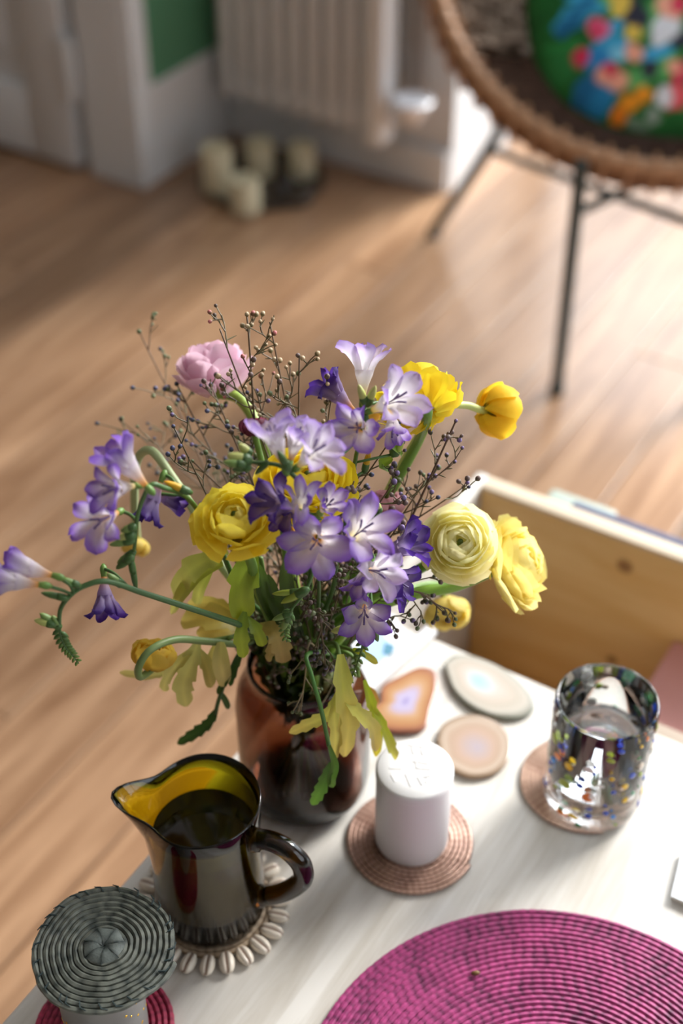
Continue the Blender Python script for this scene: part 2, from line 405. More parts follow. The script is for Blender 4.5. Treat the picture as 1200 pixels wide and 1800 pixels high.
def leg(top, foot, name='leg'):
    mid = top.lerp(foot, 0.45) + Vector((0, 0, 0.0))
    m = MB().tube(smooth_path([top, top.lerp(foot, 0.12), mid, foot + Vector((0, 0, 0.012))]), 0.0105, 10)
    m.lathe([(0.0, 0.0), (0.013, 0.0), (0.013, 0.014), (0.0, 0.018)], 12, foot)
    part(name, m, M_metal, chair)
ft = atY(1022, 285, 1.90); bt = atY(893, 205, 2.33)
leg(ft, fl); leg(bt, bl)
# the pair on the far right side, mirrored about the chair's own middle plane
side = cw(math.cos(fa), -math.sin(fa), 0)
def mirror(p): d = (p - rc).dot(side); return p - side * (2 * d)
leg(mirror(ft), mirror(fl)); leg(mirror(bt), mirror(bl))
bq = ft.lerp(fl, 0.20); jm = atY(1145, 322, 2.0)
part('brace', MB().tube(smooth_path([bq, bq.lerp(jm, 0.5) + Vector((0, 0, 0.004)), jm, mirror(bt).lerp(mirror(bl), 0.2)]), 0.0075, 8).ball(jm, 0.014), M_metal, chair)
part('brace', MB().tube(smooth_path([bt.lerp(bl, 0.25), mirror(ft).lerp(mirror(fl), 0.25)]), 0.0075, 8), M_metal, chair)

# throw behind the cushion
fm = MB(); rng = random.Random(3)
for k in range(900):
    t = math.pi * (-0.22 + 0.38 * rng.random()); s = 0.04 + 0.40 * rng.random()
    p = shell(t, s) + nrm * 0.012; d = (rc + nrm * 0.2 - p).normalized() * 0.02 + Vector((rng.uniform(-1, 1), rng.uniform(-1, 1), rng.uniform(-1, 0.3))) * 0.022
    fm.tube([p, p + d * 0.6 + Vector((0, 0, 0.004)), p + d], [0.006, 0.0045, 0.0015], 4)
fm.patch(20, 6, lambda u, v: shell(math.pi * (-0.03 + 0.19 * u), 0.04 + 0.40 * v) + nrm * 0.01)
single('shaggy_throw', fm, M_fur, 'pale shaggy throw lying in the rattan chair beside the green cushion', 'throw', shell(-math.pi * 0.06, 0.2))

# cushion: printed pattern laid in the cushion's own plane
cn = (cw(-0.16, -0.80, 0.58)).normalized(); cc = atY(1212, -44, 2.10)
cu = cw(1, -0.2, 0); cu = (cu - cn * cu.dot(cn)).normalized(); cv = cn.cross(cu)
def lp(px, py):
    d = ray(px, py); dd = cw(*d); o = Vector((0, 0, CAM_H)); t = (cc - o).dot(cn) / dd.dot(cn); q = o + dd * t - cc
    return q.dot(cu), q.dot(cv)
HS = 0.232
spots = []
def sp(px, py, rx, ry, ang, col, soft=0.35):
    x, y = lp(px, py); x2, _ = lp(px + 10, py); k = abs(x2 - x) / 10; spots.append((x, y, rx * k, ry * k, R_(ang), col, soft))
GR, LG, BL, LB, DK = C(28, 118, 48), C(92, 178, 100), C(18, 108, 160), C(60, 172, 222), C(44, 48, 66)
PK, RD, OR, YL, WH, PE = C(240, 104, 150), C(222, 48, 92), C(245, 160, 30), C(238, 208, 90), C(232, 238, 246), C(246, 176, 150)
for a in [(1030, 20, 40, 18, -20, LB), (1010, 45, 45, 20, 35, LB), (1025, 30, 30, 10, 25, BL), (1085, 60, 35, 14, 40, LB), (1150, 40, 60, 20, 55, LG), (1080, 30, 40, 16, -30, LG),
          (1000, 60, 28, 14, 30, BL), (985, 95, 40, 12, 10, C(40, 140, 66)), (985, 130, 30, 30, 0, C(38, 128, 62)), (1065, 105, 45, 24, 25, LB), (1045, 118, 26, 18, 20, C(40, 140, 210)),
          (1085, 112, 20, 14, 0, C(130, 210, 240)), (1040, 170, 34, 52, -35, BL), (1055, 185, 22, 34, -30, C(24, 130, 186)), (1140, 140, 60, 16, 30, LG), (1170, 135, 26, 14, 50, LG), (1120, 160, 30, 12, -40, LG),
          (1110, 45, 26, 38, 35, DK), (1190, 90, 22, 14, 20, DK), (1140, 132, 16, 22, 0, DK), (1128, 10, 14, 8, 0, DK), (1165, 70, 22, 34, -35, WH, .2), (1150, 112, 30, 14, 20, LB),
          (1050, 68, 20, 22, 20, PK), (1048, 72, 10, 12, 0, RD), (1022, 112, 17, 16, 0, RD), (1075, 148, 30, 22, -20, PE), (1072, 136, 16, 13, -20, RD), (1110, 110, 20, 17, 0, PE), (1110, 78, 16, 14, 0, YL),
          (1085, 15, 17, 34, 8, YL, .2), (1092, 36, 14, 14, 0, YL, .2), (1170, 36, 30, 19, -25, PE), (1184, 30, 16, 15, -20, RD), (1190, 5, 14, 14, 0, C(226, 84, 60)), (1190, 142, 20, 22, 0, RD), (1185, 180, 24, 22, 0, C(240, 96, 110)), (1180, 135, 14, 12, 0, PE),
          (1128, 176, 15, 14, 0, OR, .2), (1105, 190, 17, 15, 0, OR, .2), (1086, 212, 16, 14, 0, C(236, 134, 20), .2), (1162, 182, 18, 16, 0, WH), (1147, 212, 16, 12, 0, C(150, 170, 160)), (1120, 222, 22, 8, -10, C(120, 150, 130)),
          (1250, 100, 50, 26, 30, LB), (1280, 40, 26, 26, 0, PK), (1240, 180, 30, 40, 20, BL), (1300, 150, 30, 20, -30, LG), (1240, 10, 20, 40, 40, DK), (1260, 60, 24, 18, 0, YL), (1330, 90, 30, 30, 0, RD), (1160, -40, 60, 22, 30, LG), (1080, -50, 40, 26, 20, LB), (1240, -60, 30, 30, 0, PE), (1320, -30, 50, 20, 40, LG), (1150, -110, 40, 40, 0, PK), (1040, -30, 24, 40, 0, BL)]: sp(*a)
def cpat(x, y):
    col = mix(GR, C(14, 84, 34), noise.noise(Vector((x * 30, y * 30, 2))) * 0.6 + 0.35)
    wob = Vector((x * 55, y * 55, 0)); dx = noise.noise(wob) * 0.006; dy = noise.noise(wob + Vector((9, 4, 0))) * 0.006
    for (cx, cy, rx, ry, an, c_, soft) in spots:
        qx, qy = x + dx - cx, y + dy - cy
        if abs(qx) > 0.09 or abs(qy) > 0.09: continue
        a_, b_ = qx * math.cos(an) + qy * math.sin(an), -qx * math.sin(an) + qy * math.cos(an)
        d = math.sqrt((a_ / rx) ** 2 + (b_ / ry) ** 2)
        if d < 1: col = mix(col, c_, (1 - d) / (soft * 0.5))
    return col
cm_ = MB(); K = 110
def cpt(u, v, sgn):
    ex = 2.6; r = (abs(u) ** ex + abs(v) ** ex) ** (1 / ex)
    mx_ = max(abs(u), abs(v)); k = mx_ / r if r > 1e-6 else 1
    x, y = u * k * HS, v * k * HS
    th = 0.070 * max(0.0, 1 - mx_ ** 2.6) ** 0.62 + 0.004 * noise.noise(Vector((x * 14, y * 14, sgn))) * (1 - mx_)
    return x, y, cc + cu * x + cv * y + cn * (sgn * th)
cm_.patch(K, K, lambda u, v: cpt(u, 2 * v - 1, 1)[2], lambda u, v: cpat(*cpt(u, 2 * v - 1, 1)[:2]))
cm_.patch(40, 40, lambda u, v: cpt(-u, 2 * v - 1, -1)[2], lambda u, v: C(20, 92, 40))
cush = thing('cushion', 'green cushion printed with bright flowers and birds in the rattan chair', 'cushion', cc - cn * 0.07)
part('cover', cm_, M_cloth, cush)
pp = [cpt(*q, 1)[2] for q in [(math.cos(t) / max(abs(math.cos(t)), abs(math.sin(t))), math.sin(t) / max(abs(math.cos(t)), abs(math.sin(t)))) for t in [2 * math.pi * i / 96 for i in range(97)]]]
part('piping', MB().tube(pp, 0.004, 6, C(12, 74, 30), cap=False), M_cloth, cush)

# ------------------------------------------------------------------ coffee table with an open compartment
TV0, TV1, TU0, TU1, TU2 = -0.474, 0.62, -0.30, 0.808, 1.022
tab = thing('coffee_table', 'white washed wooden coffee table with an open storage compartment at its far end', 'table', (0.05, 0.36, 0))
part('tabletop', MB().box((TV0, TU0, TZ - 0.022), (TV1, TU1, TZ), 0.0025), M_table, tab)
part('far_panel', MB().box((TV0 + 0.0125, TU2, 0.20), (TV1 - 0.0125, TU2 + 0.016, TZ - 0.0035), 0.001), M_pine, tab, label='bare pine inner wall')
part('far_rim', MB().box((TV0 + 0.0125, TU2 - 0.001, TZ - 0.003), (TV1 - 0.0125, TU2 + 0.018, TZ + 0.001), 0.001), plain('pale_edge', C(226, 208, 184), 0.5), tab)
part('outer_board', MB().box((TV0, TU2 + 0.0165, 0.20), (TV1, TU2 + 0.0205, TZ - 0.0032)), M_table, tab)
part('side_panel', MB().box((TV0, TU0 + 0.02, 0.20), (TV0 + 0.012, TU2 + 0.0162, TZ - 0.0225), 0.001), M_table, tab)
part('end_cap', MB().box((TV0, TU1 + 0.001, TZ - 0.0222), (TV0 + 0.012, TU2 + 0.018, TZ + 0.002), 0.001), M_table, tab, label='white end board')
part('side_panel', MB().box((TV1 - 0.012, TU0 + 0.02, 0.20), (TV1, TU2 + 0.0162, TZ - 0.0225), 0.001), M_table, tab)
part('near_panel', MB().box((TV0 + 0.0125, TU0 + 0.02, 0.20), (TV1 - 0.0125, TU0 + 0.034, TZ - 0.0225), 0.001), M_table, tab)
part('bottom_board', MB().box((TV0 + 0.0125, TU0 + 0.0345, 0.20), (TV1 - 0.0125, TU2 - 0.0005, 0.212)), M_pine, tab)
for lx in (TV0 + 0.01, TV1 - 0.06):
    for ly in (TU0 + 0.03, TU2 - 0.04):
        part('leg', MB().box((lx, ly, 0), (lx + 0.05, ly + 0.05, 0.1995), 0.003), M_table, tab)
for px, py, r in ((1098, 995, 0.010), (1075, 1160, 0.007)):
    d = ray(px, py); dd = cw(*d); t = TU2 / dd.y; p = Vector((0, 0, CAM_H)) + dd * t
    kn = MB().lathe([(0, 0.0006), (r * 0.6, 0.0006), (r, 0.0)], 14, p + Vector((0, -0.0002, 0)), axis=(0, -1, 0), col=[C(140, 104, 68), C(168, 124, 76), C(230, 184, 120)])
    part('knot', kn, M_book, tab, label='dark knot in the pine')
# things in and behind the compartment
bx = MB().box((-0.238, 0.90, 0.2125), (-0.05, 1.016, 0.335), 0.002, C(150, 52, 48))
bx.box((-0.240, 0.896, 0.3352), (-0.048, 1.019, 0.352), 0.003, C(206, 150, 146))
single('keepsake_box', bx, M_book, 'red box with a pink lid inside the open table compartment', 'box', (-0.2, 0.96, 0.2125))
nb = MB().box((-0.245, 0.812, 0.2125), (0.10, 0.858, 0.408), 0.002, C(170, 154, 138))
single('album', nb, M_book, 'taupe album standing in the open compartment against the table edge', 'book', (-0.1, 0.835, 0.2125))
mg = MB().box((-0.375, TU2 + 0.024, 0.06), (0.35, TU2 + 0.036, 0.445), 0.003, C(86, 92, 122))
single('folder', mg, M_book, 'slate blue bound folder leaning on the outside of the table', 'folder', (0, TU2 + 0.037, 0.06))
mg2 = MB().box((-0.42, TU2 + 0.056, 0.0), (-0.345, TU2 + 0.09, 0.405), 0.004, C(168, 180, 170))
single('pale_green_box', mg2, M_book, 'pale green slim box on the floor behind the pine panel', 'box', (-0.4, TU2 + 0.07, 0.0))

# ------------------------------------------------------------------ woven things
def coil(mb, center, R, pitch, rad, col_a, col_b, stitch=0.006, axis_tilt=None, bump=0.18, seg=None, z=0.0, r0=None):
    th = 0.0; pts = []; rads = []; cols = []; r = r0 if r0 else pitch * 0.6; L = 0.0; rng = random.Random(int(R * 1e5))
    ph = 0; turns = (R - r) / pitch; total = turns * 2 * math.pi
    while th < total:
        rr = r + pitch * th / (2 * math.pi)
        step = (stitch / 3.0) / rr; step = min(step, 0.3)
        k = int(L / stitch); f = (L / stitch) - k
        s = math.sin(math.pi * f)
        h = hash((k * 7919) & 0xffff) % 1000 / 1000.0
        n = noise.noise(Vector((rr * math.cos(th) * 60, rr * math.sin(th) * 60, 1.3)))
        rj = rr + 0.00035 * noise.noise(Vector((th * 3, rr * 50, 4))); pts.append(Vector((rj * math.cos(th), rj * math.sin(th), rad + z + 0.0005 * n))); rads.append(rad * (1 - bump + bump * s) * (0.97 + 0.06 * h))
        cols.append(mix(col_b, col_a, 0.15 + 0.75 * s * (0.7 + 0.3 * h) + 0.35 * n)); L += rr * step * (1 + .35 * n); th += step
    m = MB(); m.tube(pts, rads, 6, cols)
    q = Matrix.Rotation(0, 3, 'X') if axis_tilt is None else axis_tilt
    mb.add([center + q @ v for v in m.v], m.f, m.c)
    return mb
# magenta placemat
mats = [(571, 1789), (635, 1720), (683, 1680), (763, 1635), (821, 1616), (965, 1600), (1040, 1611), (1120, 1640), (1200, 1675)]
mc = at(600, 900, 0) * 0 + cw(0.14, 0.44, TZ)
pm = coil(MB(), mc, 0.1735, 0.0041, 0.0023, C(182, 66, 128), C(80, 24, 60), 0.0075)
pm.lathe([(0, 0.0006), (0.172, 0.0006), (0.172, 0.0012), (0, 0.0012)], 64, mc, col=C(90, 20, 66))
single('placemat', pm, M_weave, 'large round magenta coiled fibre placemat on the table', 'placemat', mc)
cp = at(835, 1713, TZ + 0.005)
single('dried_bud', MB().lathe([(0, -0.0032), (0.0013, -0.0025), (0.0019, 0), (0.0016, 0.002), (0, 0.0036)], 8, cp + Vector((0, 0, 0.0018)), axis=D(1, .1, 0), col=C(122, 92, 48)), M_bud, 'tiny brown dried bud lying on the magenta placemat', 'bud', cp)
# rose gold coasters
def coaster(px, py, R, ca, cb, label, name='coaster', mat=None, pitch=0.0036):
    c0 = at(px, py, TZ + 0.0002)
    m = coil(MB(), c0, R, pitch, 0.0020, ca, cb, 0.005, bump=0.06)
    m.lathe([(0, 0.0), (R - 0.001, 0.0), (R - 0.001, 0.001), (0, 0.001)], 48, c0, col=cb)
    single(name, m, mat or M_copper, label, 'coaster', c0); return c0
CG = coaster(1022, 1378, 0.0485, C(216, 184, 164), C(160, 122, 104), 'rose gold coiled coaster under the confetti tumbler')
CC = coaster(722, 1478, 0.0490, C(200, 164, 146), C(126, 90, 76), 'rose gold coiled coaster under the white candle')
cb_ = at(186, 1812, TZ + 0.0002)
m = coil(MB(), cb_, 0.0485, 0.0042, 0.0022, C(186, 58, 92), C(98, 22, 46), 0.006)
m.lathe([(0, 0.0), (0.047, 0.0), (0.047, 0.001), (0, 0.001)], 48, cb_, col=C(98, 22, 46))
single('coaster', m, M_weave, 'raspberry red coiled coaster under the grey speckled cup', 'coaster', cb_)

# white candle
KB = at(724, 1472, TZ + 0.0036); KB = CC + Vector((0, 0, 0.0036)) + (KB - CC) * 0.2
KB.z = TZ + 0.0036
cd = thing('candle', 'white cylindrical candle with an embossed lid on the rose gold coaster', 'candle', KB)
kr, kh = 0.0282, 0.083
part('wax_body', MB().lathe([(0, 0), (kr - 0.003, 0), (kr - 0.001, 0.001), (kr, 0.004), (kr, kh - 0.0085), (kr - 0.0006, kh - 0.008)], 48, KB), M_wax, cd)
part('lid', MB().lathe([(kr - 0.0008, kh - 0.0079), (kr + 0.0006, kh - 0.0075), (kr + 0.0006, kh - 0.0018), (kr - 0.0012, kh), (kr * .5, kh), (0, kh)], 48, KB), M_wax, cd)
em = MB(); LT = KB + Vector((0, 0, kh))
def strk(p, q, wd=0.0009):
    a, b_ = at(*p, LT.z), at(*q, LT.z); d = (b_ - a).normalized(); n_ = Vector((-d.y, d.x, 0)); h = Vector((0, 0, 0.00045)); z0 = Vector((0, 0, -0.0003))
    em.add([a - n_ * wd + z0, a + n_ * wd + z0, b_ + n_ * wd + z0, b_ - n_ * wd + z0, a - n_ * wd * .6 + h, a + n_ * wd * .6 + h, b_ + n_ * wd * .6 + h, b_ - n_ * wd * .6 + h], [(4, 5, 6, 7), (0, 1, 5, 4), (1, 2, 6, 5), (2, 3, 7, 6), (3, 0, 4, 7)])
for p, q in (((716, 1309), (744, 1313)), ((724, 1313), (727, 1326)), ((740, 1316), (744, 1328)), ((725, 1338), (752, 1342)), ((730, 1350), (757, 1352)), ((731, 1339), (733, 1350)), ((744, 1365), (758, 1366)), ((748, 1376), (754, 1362)), ((713, 1360), (722, 1382)), ((734, 1366), (742, 1380)), ((688, 1362), (694, 1374)), ((684, 1350), (706, 1351))): strk(p, q)
part('embossing', em, M_wax, cd)

# grey cup with gold flecks and coiled lid
cc_ = at(192, 1818, TZ + 0.0048); cc_.z = TZ + 0.0048
cup = thing('speckled_cup', 'grey ceramic cup flecked with gold on the raspberry coaster', 'cup', cc_)
cr, ch = 0.0275, 0.098
part('body', MB().lathe([(0, 0), (cr - 0.004, 0), (cr - 0.001, 0.003), (cr, 0.01), (cr + 0.001, ch), (cr - 0.002, ch), (cr - 0.003, 0.01), (0, 0.008)], 40, cc_), M_ceram, cup)
fk = MB(); rng = random.Random(11)
for k in range(70):
    a = rng.uniform(0, 2 * math.pi); z = rng.uniform(0.03, 0.086); rr_ = cr + 0.001 * z / ch
    n_ = Vector((math.cos(a), math.sin(a), 0)); p = cc_ + n_ * (rr_ - 0.0001) + Vector((0, 0, z))
    fk.lathe([(rng.uniform(0.0008, 0.0015), 0), (0.0007, 0.0004)], 6, p, axis=n_)
part('gold_fleck', fk, M_gold, cup, smooth=False, kind='stuff')
ld = cc_ + Vector((0, 0, ch)); lz = ld.z + 0.0002
lc = at(183, 1662, lz + 0.004); lc.z = lz
lid = thing('coiled_lid', 'dark grey green coiled grass disc lying on top of the speckled cup', 'lid', lc)
lm = coil(MB(), lc, 0.0462, 0.0037, 0.0019, C(116, 120, 110), C(34, 44, 42), 0.010, bump=0.10, r0=0.009)
for i in range(len(lm.v)):                                               # woven by hand: not quite round
    d = lm.v[i] - lc; a = math.atan2(d.y, d.x); lm.v[i] = lc + Vector((d.x, d.y, 0)) * (1 + 0.012 * math.sin(3 * a) + 0.009 * math.sin(7 * a + 1)) + Vector((0.0006 * noise.noise(d * 160), 0.0006 * noise.noise(d * 150 + Vector((5, 0, 0))), d.z + 0.0009 * noise.noise(Vector((d.x * 60, d.y * 60, 0)))))
lm.lathe([(0, 0.0), (0.045, 0.0), (0.045, 0.0012), (0, 0.001)], 48, lc, col=C(40, 48, 46))
part('coil', lm, M_weave, lid)
for k in range(7):
    a = 2 * math.pi * k / 7 + 0.3
    d = Vector((math.cos(a), math.sin(a), 0)); s_ = Vector((-d.y, d.x, 0))
    kf = MB().patch(4, 4, lambda u, v: lc + d * (0.0005 + 0.0122 * v) + s_ * u * (0.0008 + 0.0054 * v) + Vector((0, 0, 0.0036 + 0.0022 * math.sin(math.pi * v) * (1 - 0.5 * u) + 0.0008 * u)), lambda u, v: mix(C(104, 112, 108), C(40, 50, 48), max(abs(u) ** 2, 1 - v * 1.6)))
    part('knot_fold', kf, M_weave, lid)
sr = MB()
for k in range(26):                                                      # loose thread ends at the edge
    a = 2 * math.pi * k / 26 + rng.uniform(-.1, .1); d = Vector((math.cos(a), math.sin(a), 0)); s_ = Vector((-d.y, d.x, 0))
    p = lc + d * 0.0445 + Vector((0, 0, 0.004)); sr.tube([p - d * 0.004, p + s_ * 0.002, p + d * 0.0008 + s_ * 0.006], [0.0005, 0.0006, 0.0003], 4, C(44, 60, 62))
part('stitching', sr, M_weave, lid)

# ------------------------------------------------------------------ agate slices
def agate(px, py, outline, cols, center, label, thick=0.005, pat=None):
    c0 = at(px, py, TZ + 0.0003); n = 56; rings = 22; ol = []
    pts = [at(x_, y_, TZ + 0.0003) - c0 for x_, y_ in outline]
    pth = smooth_path(pts + [pts[0]], 8)[:-1]; n = len(pth); cen = at(*center, TZ + 0.0003) - c0
    m = MB(); vs = []; cs = []
    for j in range(rings + 1):
        t = j / rings
        for i, p in enumerate(pth):
            q = cen.lerp(p, t) if t < 1 else p; nz = noise.noise(Vector((q.x * 60, q.y * 60, px))) * 0.10
            a = t + nz * (1 - t * 0.8); k = max(0, min(0.9999, a)) * (len(cols) - 1); ki = int(k); c_ = mix(cols[ki], cols[ki + 1], k - ki)
            b_ = 0.94 + 0.06 * math.sin(a * 70 + 6 * nz)
            vs.append(c0 + q + Vector((0, 0, thick if t < 1 else thick - 0.0006))); cs.append(tuple(x_ * b_ for x_ in c_))
    fs = [(j * n + i, j * n + (i + 1) % n, (j + 1) * n + (i + 1) % n, (j + 1) * n + i) for j in range(rings) for i in range(n)]
    m.add(vs, fs, cs)
    vs = [c0 + p * 1.012 + Vector((0, 0, thick * 0.5)) for p in pth] + [c0 + p * 0.985 for p in pth]
    top0 = rings * n; o = len(m.v); m.add(vs, [], cols[-1])
    m.f += [(top0 + i, top0 + (i + 1) % n, o + (i + 1) % n, o + i) for i in range(n)] + [(o + i, o + (i + 1) % n, o + n + (i + 1) % n, o + n + i) for i in range(n)] + [tuple(o + n + i for i in range(n - 1, -1, -1))]
    single('agate_slice', m, M_stone, label, 'stone', c0, smooth=True)
agate(710, 1238, [(668, 1240), (672, 1213), (700, 1196), (735, 1180), (762, 1185), (767, 1212), (757, 1248), (745, 1285), (706, 1292), (672, 1288), (648, 1275), (650, 1255)], [C(150, 140, 190), C(188, 178, 208), C(186, 172, 196), C(196, 158, 124), C(186, 140, 96), C(176, 122, 84), C(140, 84, 66)], (712, 1240), 'brown agate slice with a lilac crystal centre beside the vase')
agate(858, 1214, [(780, 1172), (800, 1158), (838, 1162), (890, 1186), (928, 1222), (937, 1250), (912, 1266), (868, 1264), (826, 1246), (795, 1215)], [C(166, 212, 228), C(178, 214, 224), C(196, 206, 204), C(202, 192, 182), C(198, 184, 170), C(188, 178, 164), C(196, 188, 176), C(128, 130, 118)], (838, 1202), 'grey beige agate slice with a pale blue centre at the far table edge')
agate(832, 1316, [(767, 1305), (778, 1280), (812, 1264), (850, 1266), (882, 1284), (896, 1312), (890, 1344), (864, 1366), (822, 1370), (786, 1352), (772, 1330)], [C(178, 166, 176), C(182, 166, 168), C(186, 164, 156), C(190, 162, 144), C(184, 158, 138), C(196, 176, 158), C(150, 124, 100)], (838, 1322), 'round pinkish brown agate slice between the candle and the tumbler')

# ------------------------------------------------------------------ papers on the table
def slab(poly, z, th, col):
    m = MB(); a = [at(x_, y_, z) for x_, y_ in poly]; n = len(a)
    return m.add(a + [p + Vector((0, 0, th)) for p in a], [tuple(range(n - 1, -1, -1)), tuple(range(n, 2 * n))] + [(i, (i + 1) % n, n + (i + 1) % n, n + i) for i in range(n)], col)
sb = thing('picture_card', 'white card with a pale blue picture lying behind the vase', 'card', at(640, 1130, TZ + 0.0003))
part('sheet', slab([(590, 1100), (690, 1080), (718, 1120), (640, 1200), (585, 1180)], TZ + 0.0003, 0.0008, C(236, 238, 244)), M_paper, sb, smooth=False)
part('picture', slab([(628, 1122), (672, 1112), (694, 1142), (664, 1168), (636, 1160)], TZ + 0.00115, 0.0003, C(176, 206, 236)), M_paper, sb, smooth=False)
part('picture', slab([(676, 1130), (694, 1134), (688, 1152), (672, 1150)], TZ + 0.0015, 0.0003, C(84, 140, 166)), M_paper, sb, smooth=False)
rl = MB().tube([at(758, 1108, TZ + 0.0065), at(700, 1160, TZ + 0.0065), at(640, 1215, TZ + 0.0065)], 0.0062, 14, C(240, 240, 242))
single('rolled_paper', rl, M_paper, 'narrow white paper roll lying beside the brown agate slice', 'paper', at(700, 1160, TZ))
bk = thing('booklet', 'white booklet cut off at the right edge of the table', 'booklet', at(1200, 1560, TZ + 0.0003))
part('pages', slab([(1180, 1583), (1200, 1500), (1330, 1540), (1310, 1640)], TZ + 0.0003, 0.0045, C(226, 226, 214)), M_paper, bk, smooth=False)
part('cover', slab([(1179, 1576), (1199, 1492), (1331, 1532), (1311, 1634)], TZ + 0.0049, 0.0008, C(234, 240, 246)), M_paper, bk, smooth=False)

# ------------------------------------------------------------------ tumbler with confetti glass
GB = at(1038, 1400, TZ + 0.0037); GB.z = TZ + 0.0037
gl = thing('tumbler', 'clear glass tumbler with coloured confetti chips and water on its coaster', 'glass', GB)
gr, gh = 0.0375, 0.112
part('body', MB().lathe([(0, 0), (gr - 0.006, 0), (gr - 0.001, 0.003), (gr, 0.009), (gr + 0.0012, gh - 0.002), (gr + 0.0004, gh), (gr - 0.001, gh + 0.0002), (gr - 0.0018, gh - 0.002), (gr - 0.003, 0.022), (gr - 0.007, 0.0165), (0, 0.015)], 56, GB), M_clear, gl, smooth='all')
part('water', MB().lathe([(0, 0.0152), (gr - 0.0072, 0.0167), (gr - 0.0032, 0.0222), (gr - 0.0024, 0.070), (gr - 0.0028, 0.0705), (0, 0.0702)], 56, GB), M_water, gl)
chipcols = [C(24, 70, 190), C(24, 70, 190), C(40, 110, 60), C(232, 190, 30), C(240, 240, 235), C(240, 240, 235), C(214, 222, 226), C(205, 190, 170), C(28, 34, 36), C(40, 130, 220), C(226, 120, 30), C(150, 170, 40), C(120, 180, 150)]
rng = random.Random(5); chipm = []
for c_ in chipcols:
    chipm.append(MB().ball((0, 0, 0), 1.0, c_, 8, 5).mesh('chip', M_chip, smooth='all'))
for k in range(125):
    a = rng.uniform(0, 2 * math.pi); z = rng.uniform(0.008, gh - 0.008); n_ = Vector((math.cos(a), math.sin(a), 0))
    r_ = gr + 0.0012 * z / gh
    q = Vector((0, 0, 1)).rotation_difference(n_); s_ = rng.uniform(0.0018, 0.0062) * rng.uniform(.6, 1)
    inst('chip', chipm[rng.randrange(len(chipm))], gl, GB + n_ * (r_ - 0.0001) + Vector((0, 0, z)), q, (s_, s_ * rng.uniform(0.5, 1.1), 0.0009))

# ------------------------------------------------------------------ pitcher on a cowrie coaster
PB = at(372, 1588, TZ + 0.0055); PB.z = TZ + 0.0055
sc0 = PB.copy(); sc0.z = TZ + 0.0002
scs = thing('shell_coaster', 'round coaster edged with cowrie shells under the dark glass pitcher', 'coaster', sc0)
part('disc', coil(MB(), sc0, 0.0445, 0.004, 0.0024, C(180, 158, 132), C(110, 90, 70), 0.006), M_weave, scs)
sh = MB()
def cow(u, v):                                                           # cowrie: swollen ovoid with a slit mouth
    a = math.pi * (u + 1); th_ = math.pi * v; r_ = math.sin(th_) ** 0.75
    x_, y_, z_ = -0.0085 * math.cos(th_), 0.0056 * r_ * math.cos(a), 0.0044 * r_ * math.sin(a)
    if z_ > 0: z_ -= 0.0022 * math.exp(-(y_ / 0.0011) ** 2) * r_
    return Vector((x_, y_, z_ + 0.0042))
def cowc(u, v):
    a = math.pi * (u + 1); y_ = math.sin(math.pi * v) ** .75 * math.cos(a); return mix(C(226, 214, 198), C(120, 84, 66), math.exp(-(y_ / 0.16) ** 2) * (1 if math.sin(a) > 0 else 0))
sh.patch(24, 10, cow, cowc); shm = sh.mesh('shell', vcol('shell_gloss', 0.28), smooth='all')
for k in range(23):
    a = 2 * math.pi * k / 23 + 0.08
    inst('shell', shm, scs, sc0 + Vector((0.0505 * math.cos(a), 0.0505 * math.sin(a), 0.0)), Matrix.Rotation(a + random.uniform(-.12, .12), 3, 'Z').to_quaternion(), random.uniform(0.92, 1.05))
pit = thing('glass_pitcher', 'dark amber glass pitcher with a pouring spout and a loop handle', 'pitcher', PB)
prof = [(0.0345, 0.0), (0.0385, 0.002), (0.0400, 0.007), (0.0398, 0.03), (0.0390, 0.06), (0.0392, 0.090), (0.0402, 0.110), (0.0408, 0.119), (0.0404, 0.1215), (0.0394, 0.1210),
        (0.0380, 0.105), (0.0368, 0.088), (0.0366, 0.06), (0.0372, 0.03), (0.0366, 0.012), (0.033, 0.007), (0.0, 0.0065)]
spd = cw(-0.985, -0.02, 0).normalized(); spa = math.atan2(spd.y, spd.x)
def spout(p, a, i):
    da = (a - spa + math.pi) % (2 * math.pi) - math.pi
    k = max(0.0, (p.z - 0.076) / 0.045) ** 1.5; g = math.exp(-(da / 0.36) ** 2); g2 = math.exp(-(da / 0.9) ** 2)
    e = 0.0205 * g * k; pinch = -0.004 * k * (g2 - g)
    d = Vector((math.cos(a), math.sin(a), 0)); return p + d * (e + pinch) + Vector((0, 0, 0.005 * k * g - 0.002 * k * math.exp(-(abs(da) - 0.9) ** 2 / .3) ))
body_prof = [(0.0, 0.0)] + prof
part('body', MB().lathe(body_prof, 72, PB, fn=spout), M_pitcher, pit, smooth='all')
part('coffee', MB().lathe([(0, 0.0068), (0.0326, 0.0073), (0.0362, 0.0122), (0.0369, 0.03), (0.0363, 0.06), (0.0364, 0.087), (0.036, 0.0876), (0, 0.0872)], 56, PB), M_coffee, pit, label='black liquid filling the pitcher')
hd = cw(0.93, -0.40, 0).normalized()
hp = [PB + hd * x_ + Vector((0, 0, z_)) for x_, z_ in ((0.0365, 0.094), (0.048, 0.101), (0.062, 0.100), (0.0735, 0.089), (0.0755, 0.074), (0.069, 0.060), (0.058, 0.046), (0.047, 0.036), (0.0385, 0.030))]
hq = smooth_path(hp, 6); part('handle', MB().tube(hq, [0.0072 if 3 < i < len(hq) - 4 else 0.0085 for i in range(len(hq))], 14), M_pitcher, pit, smooth='all')

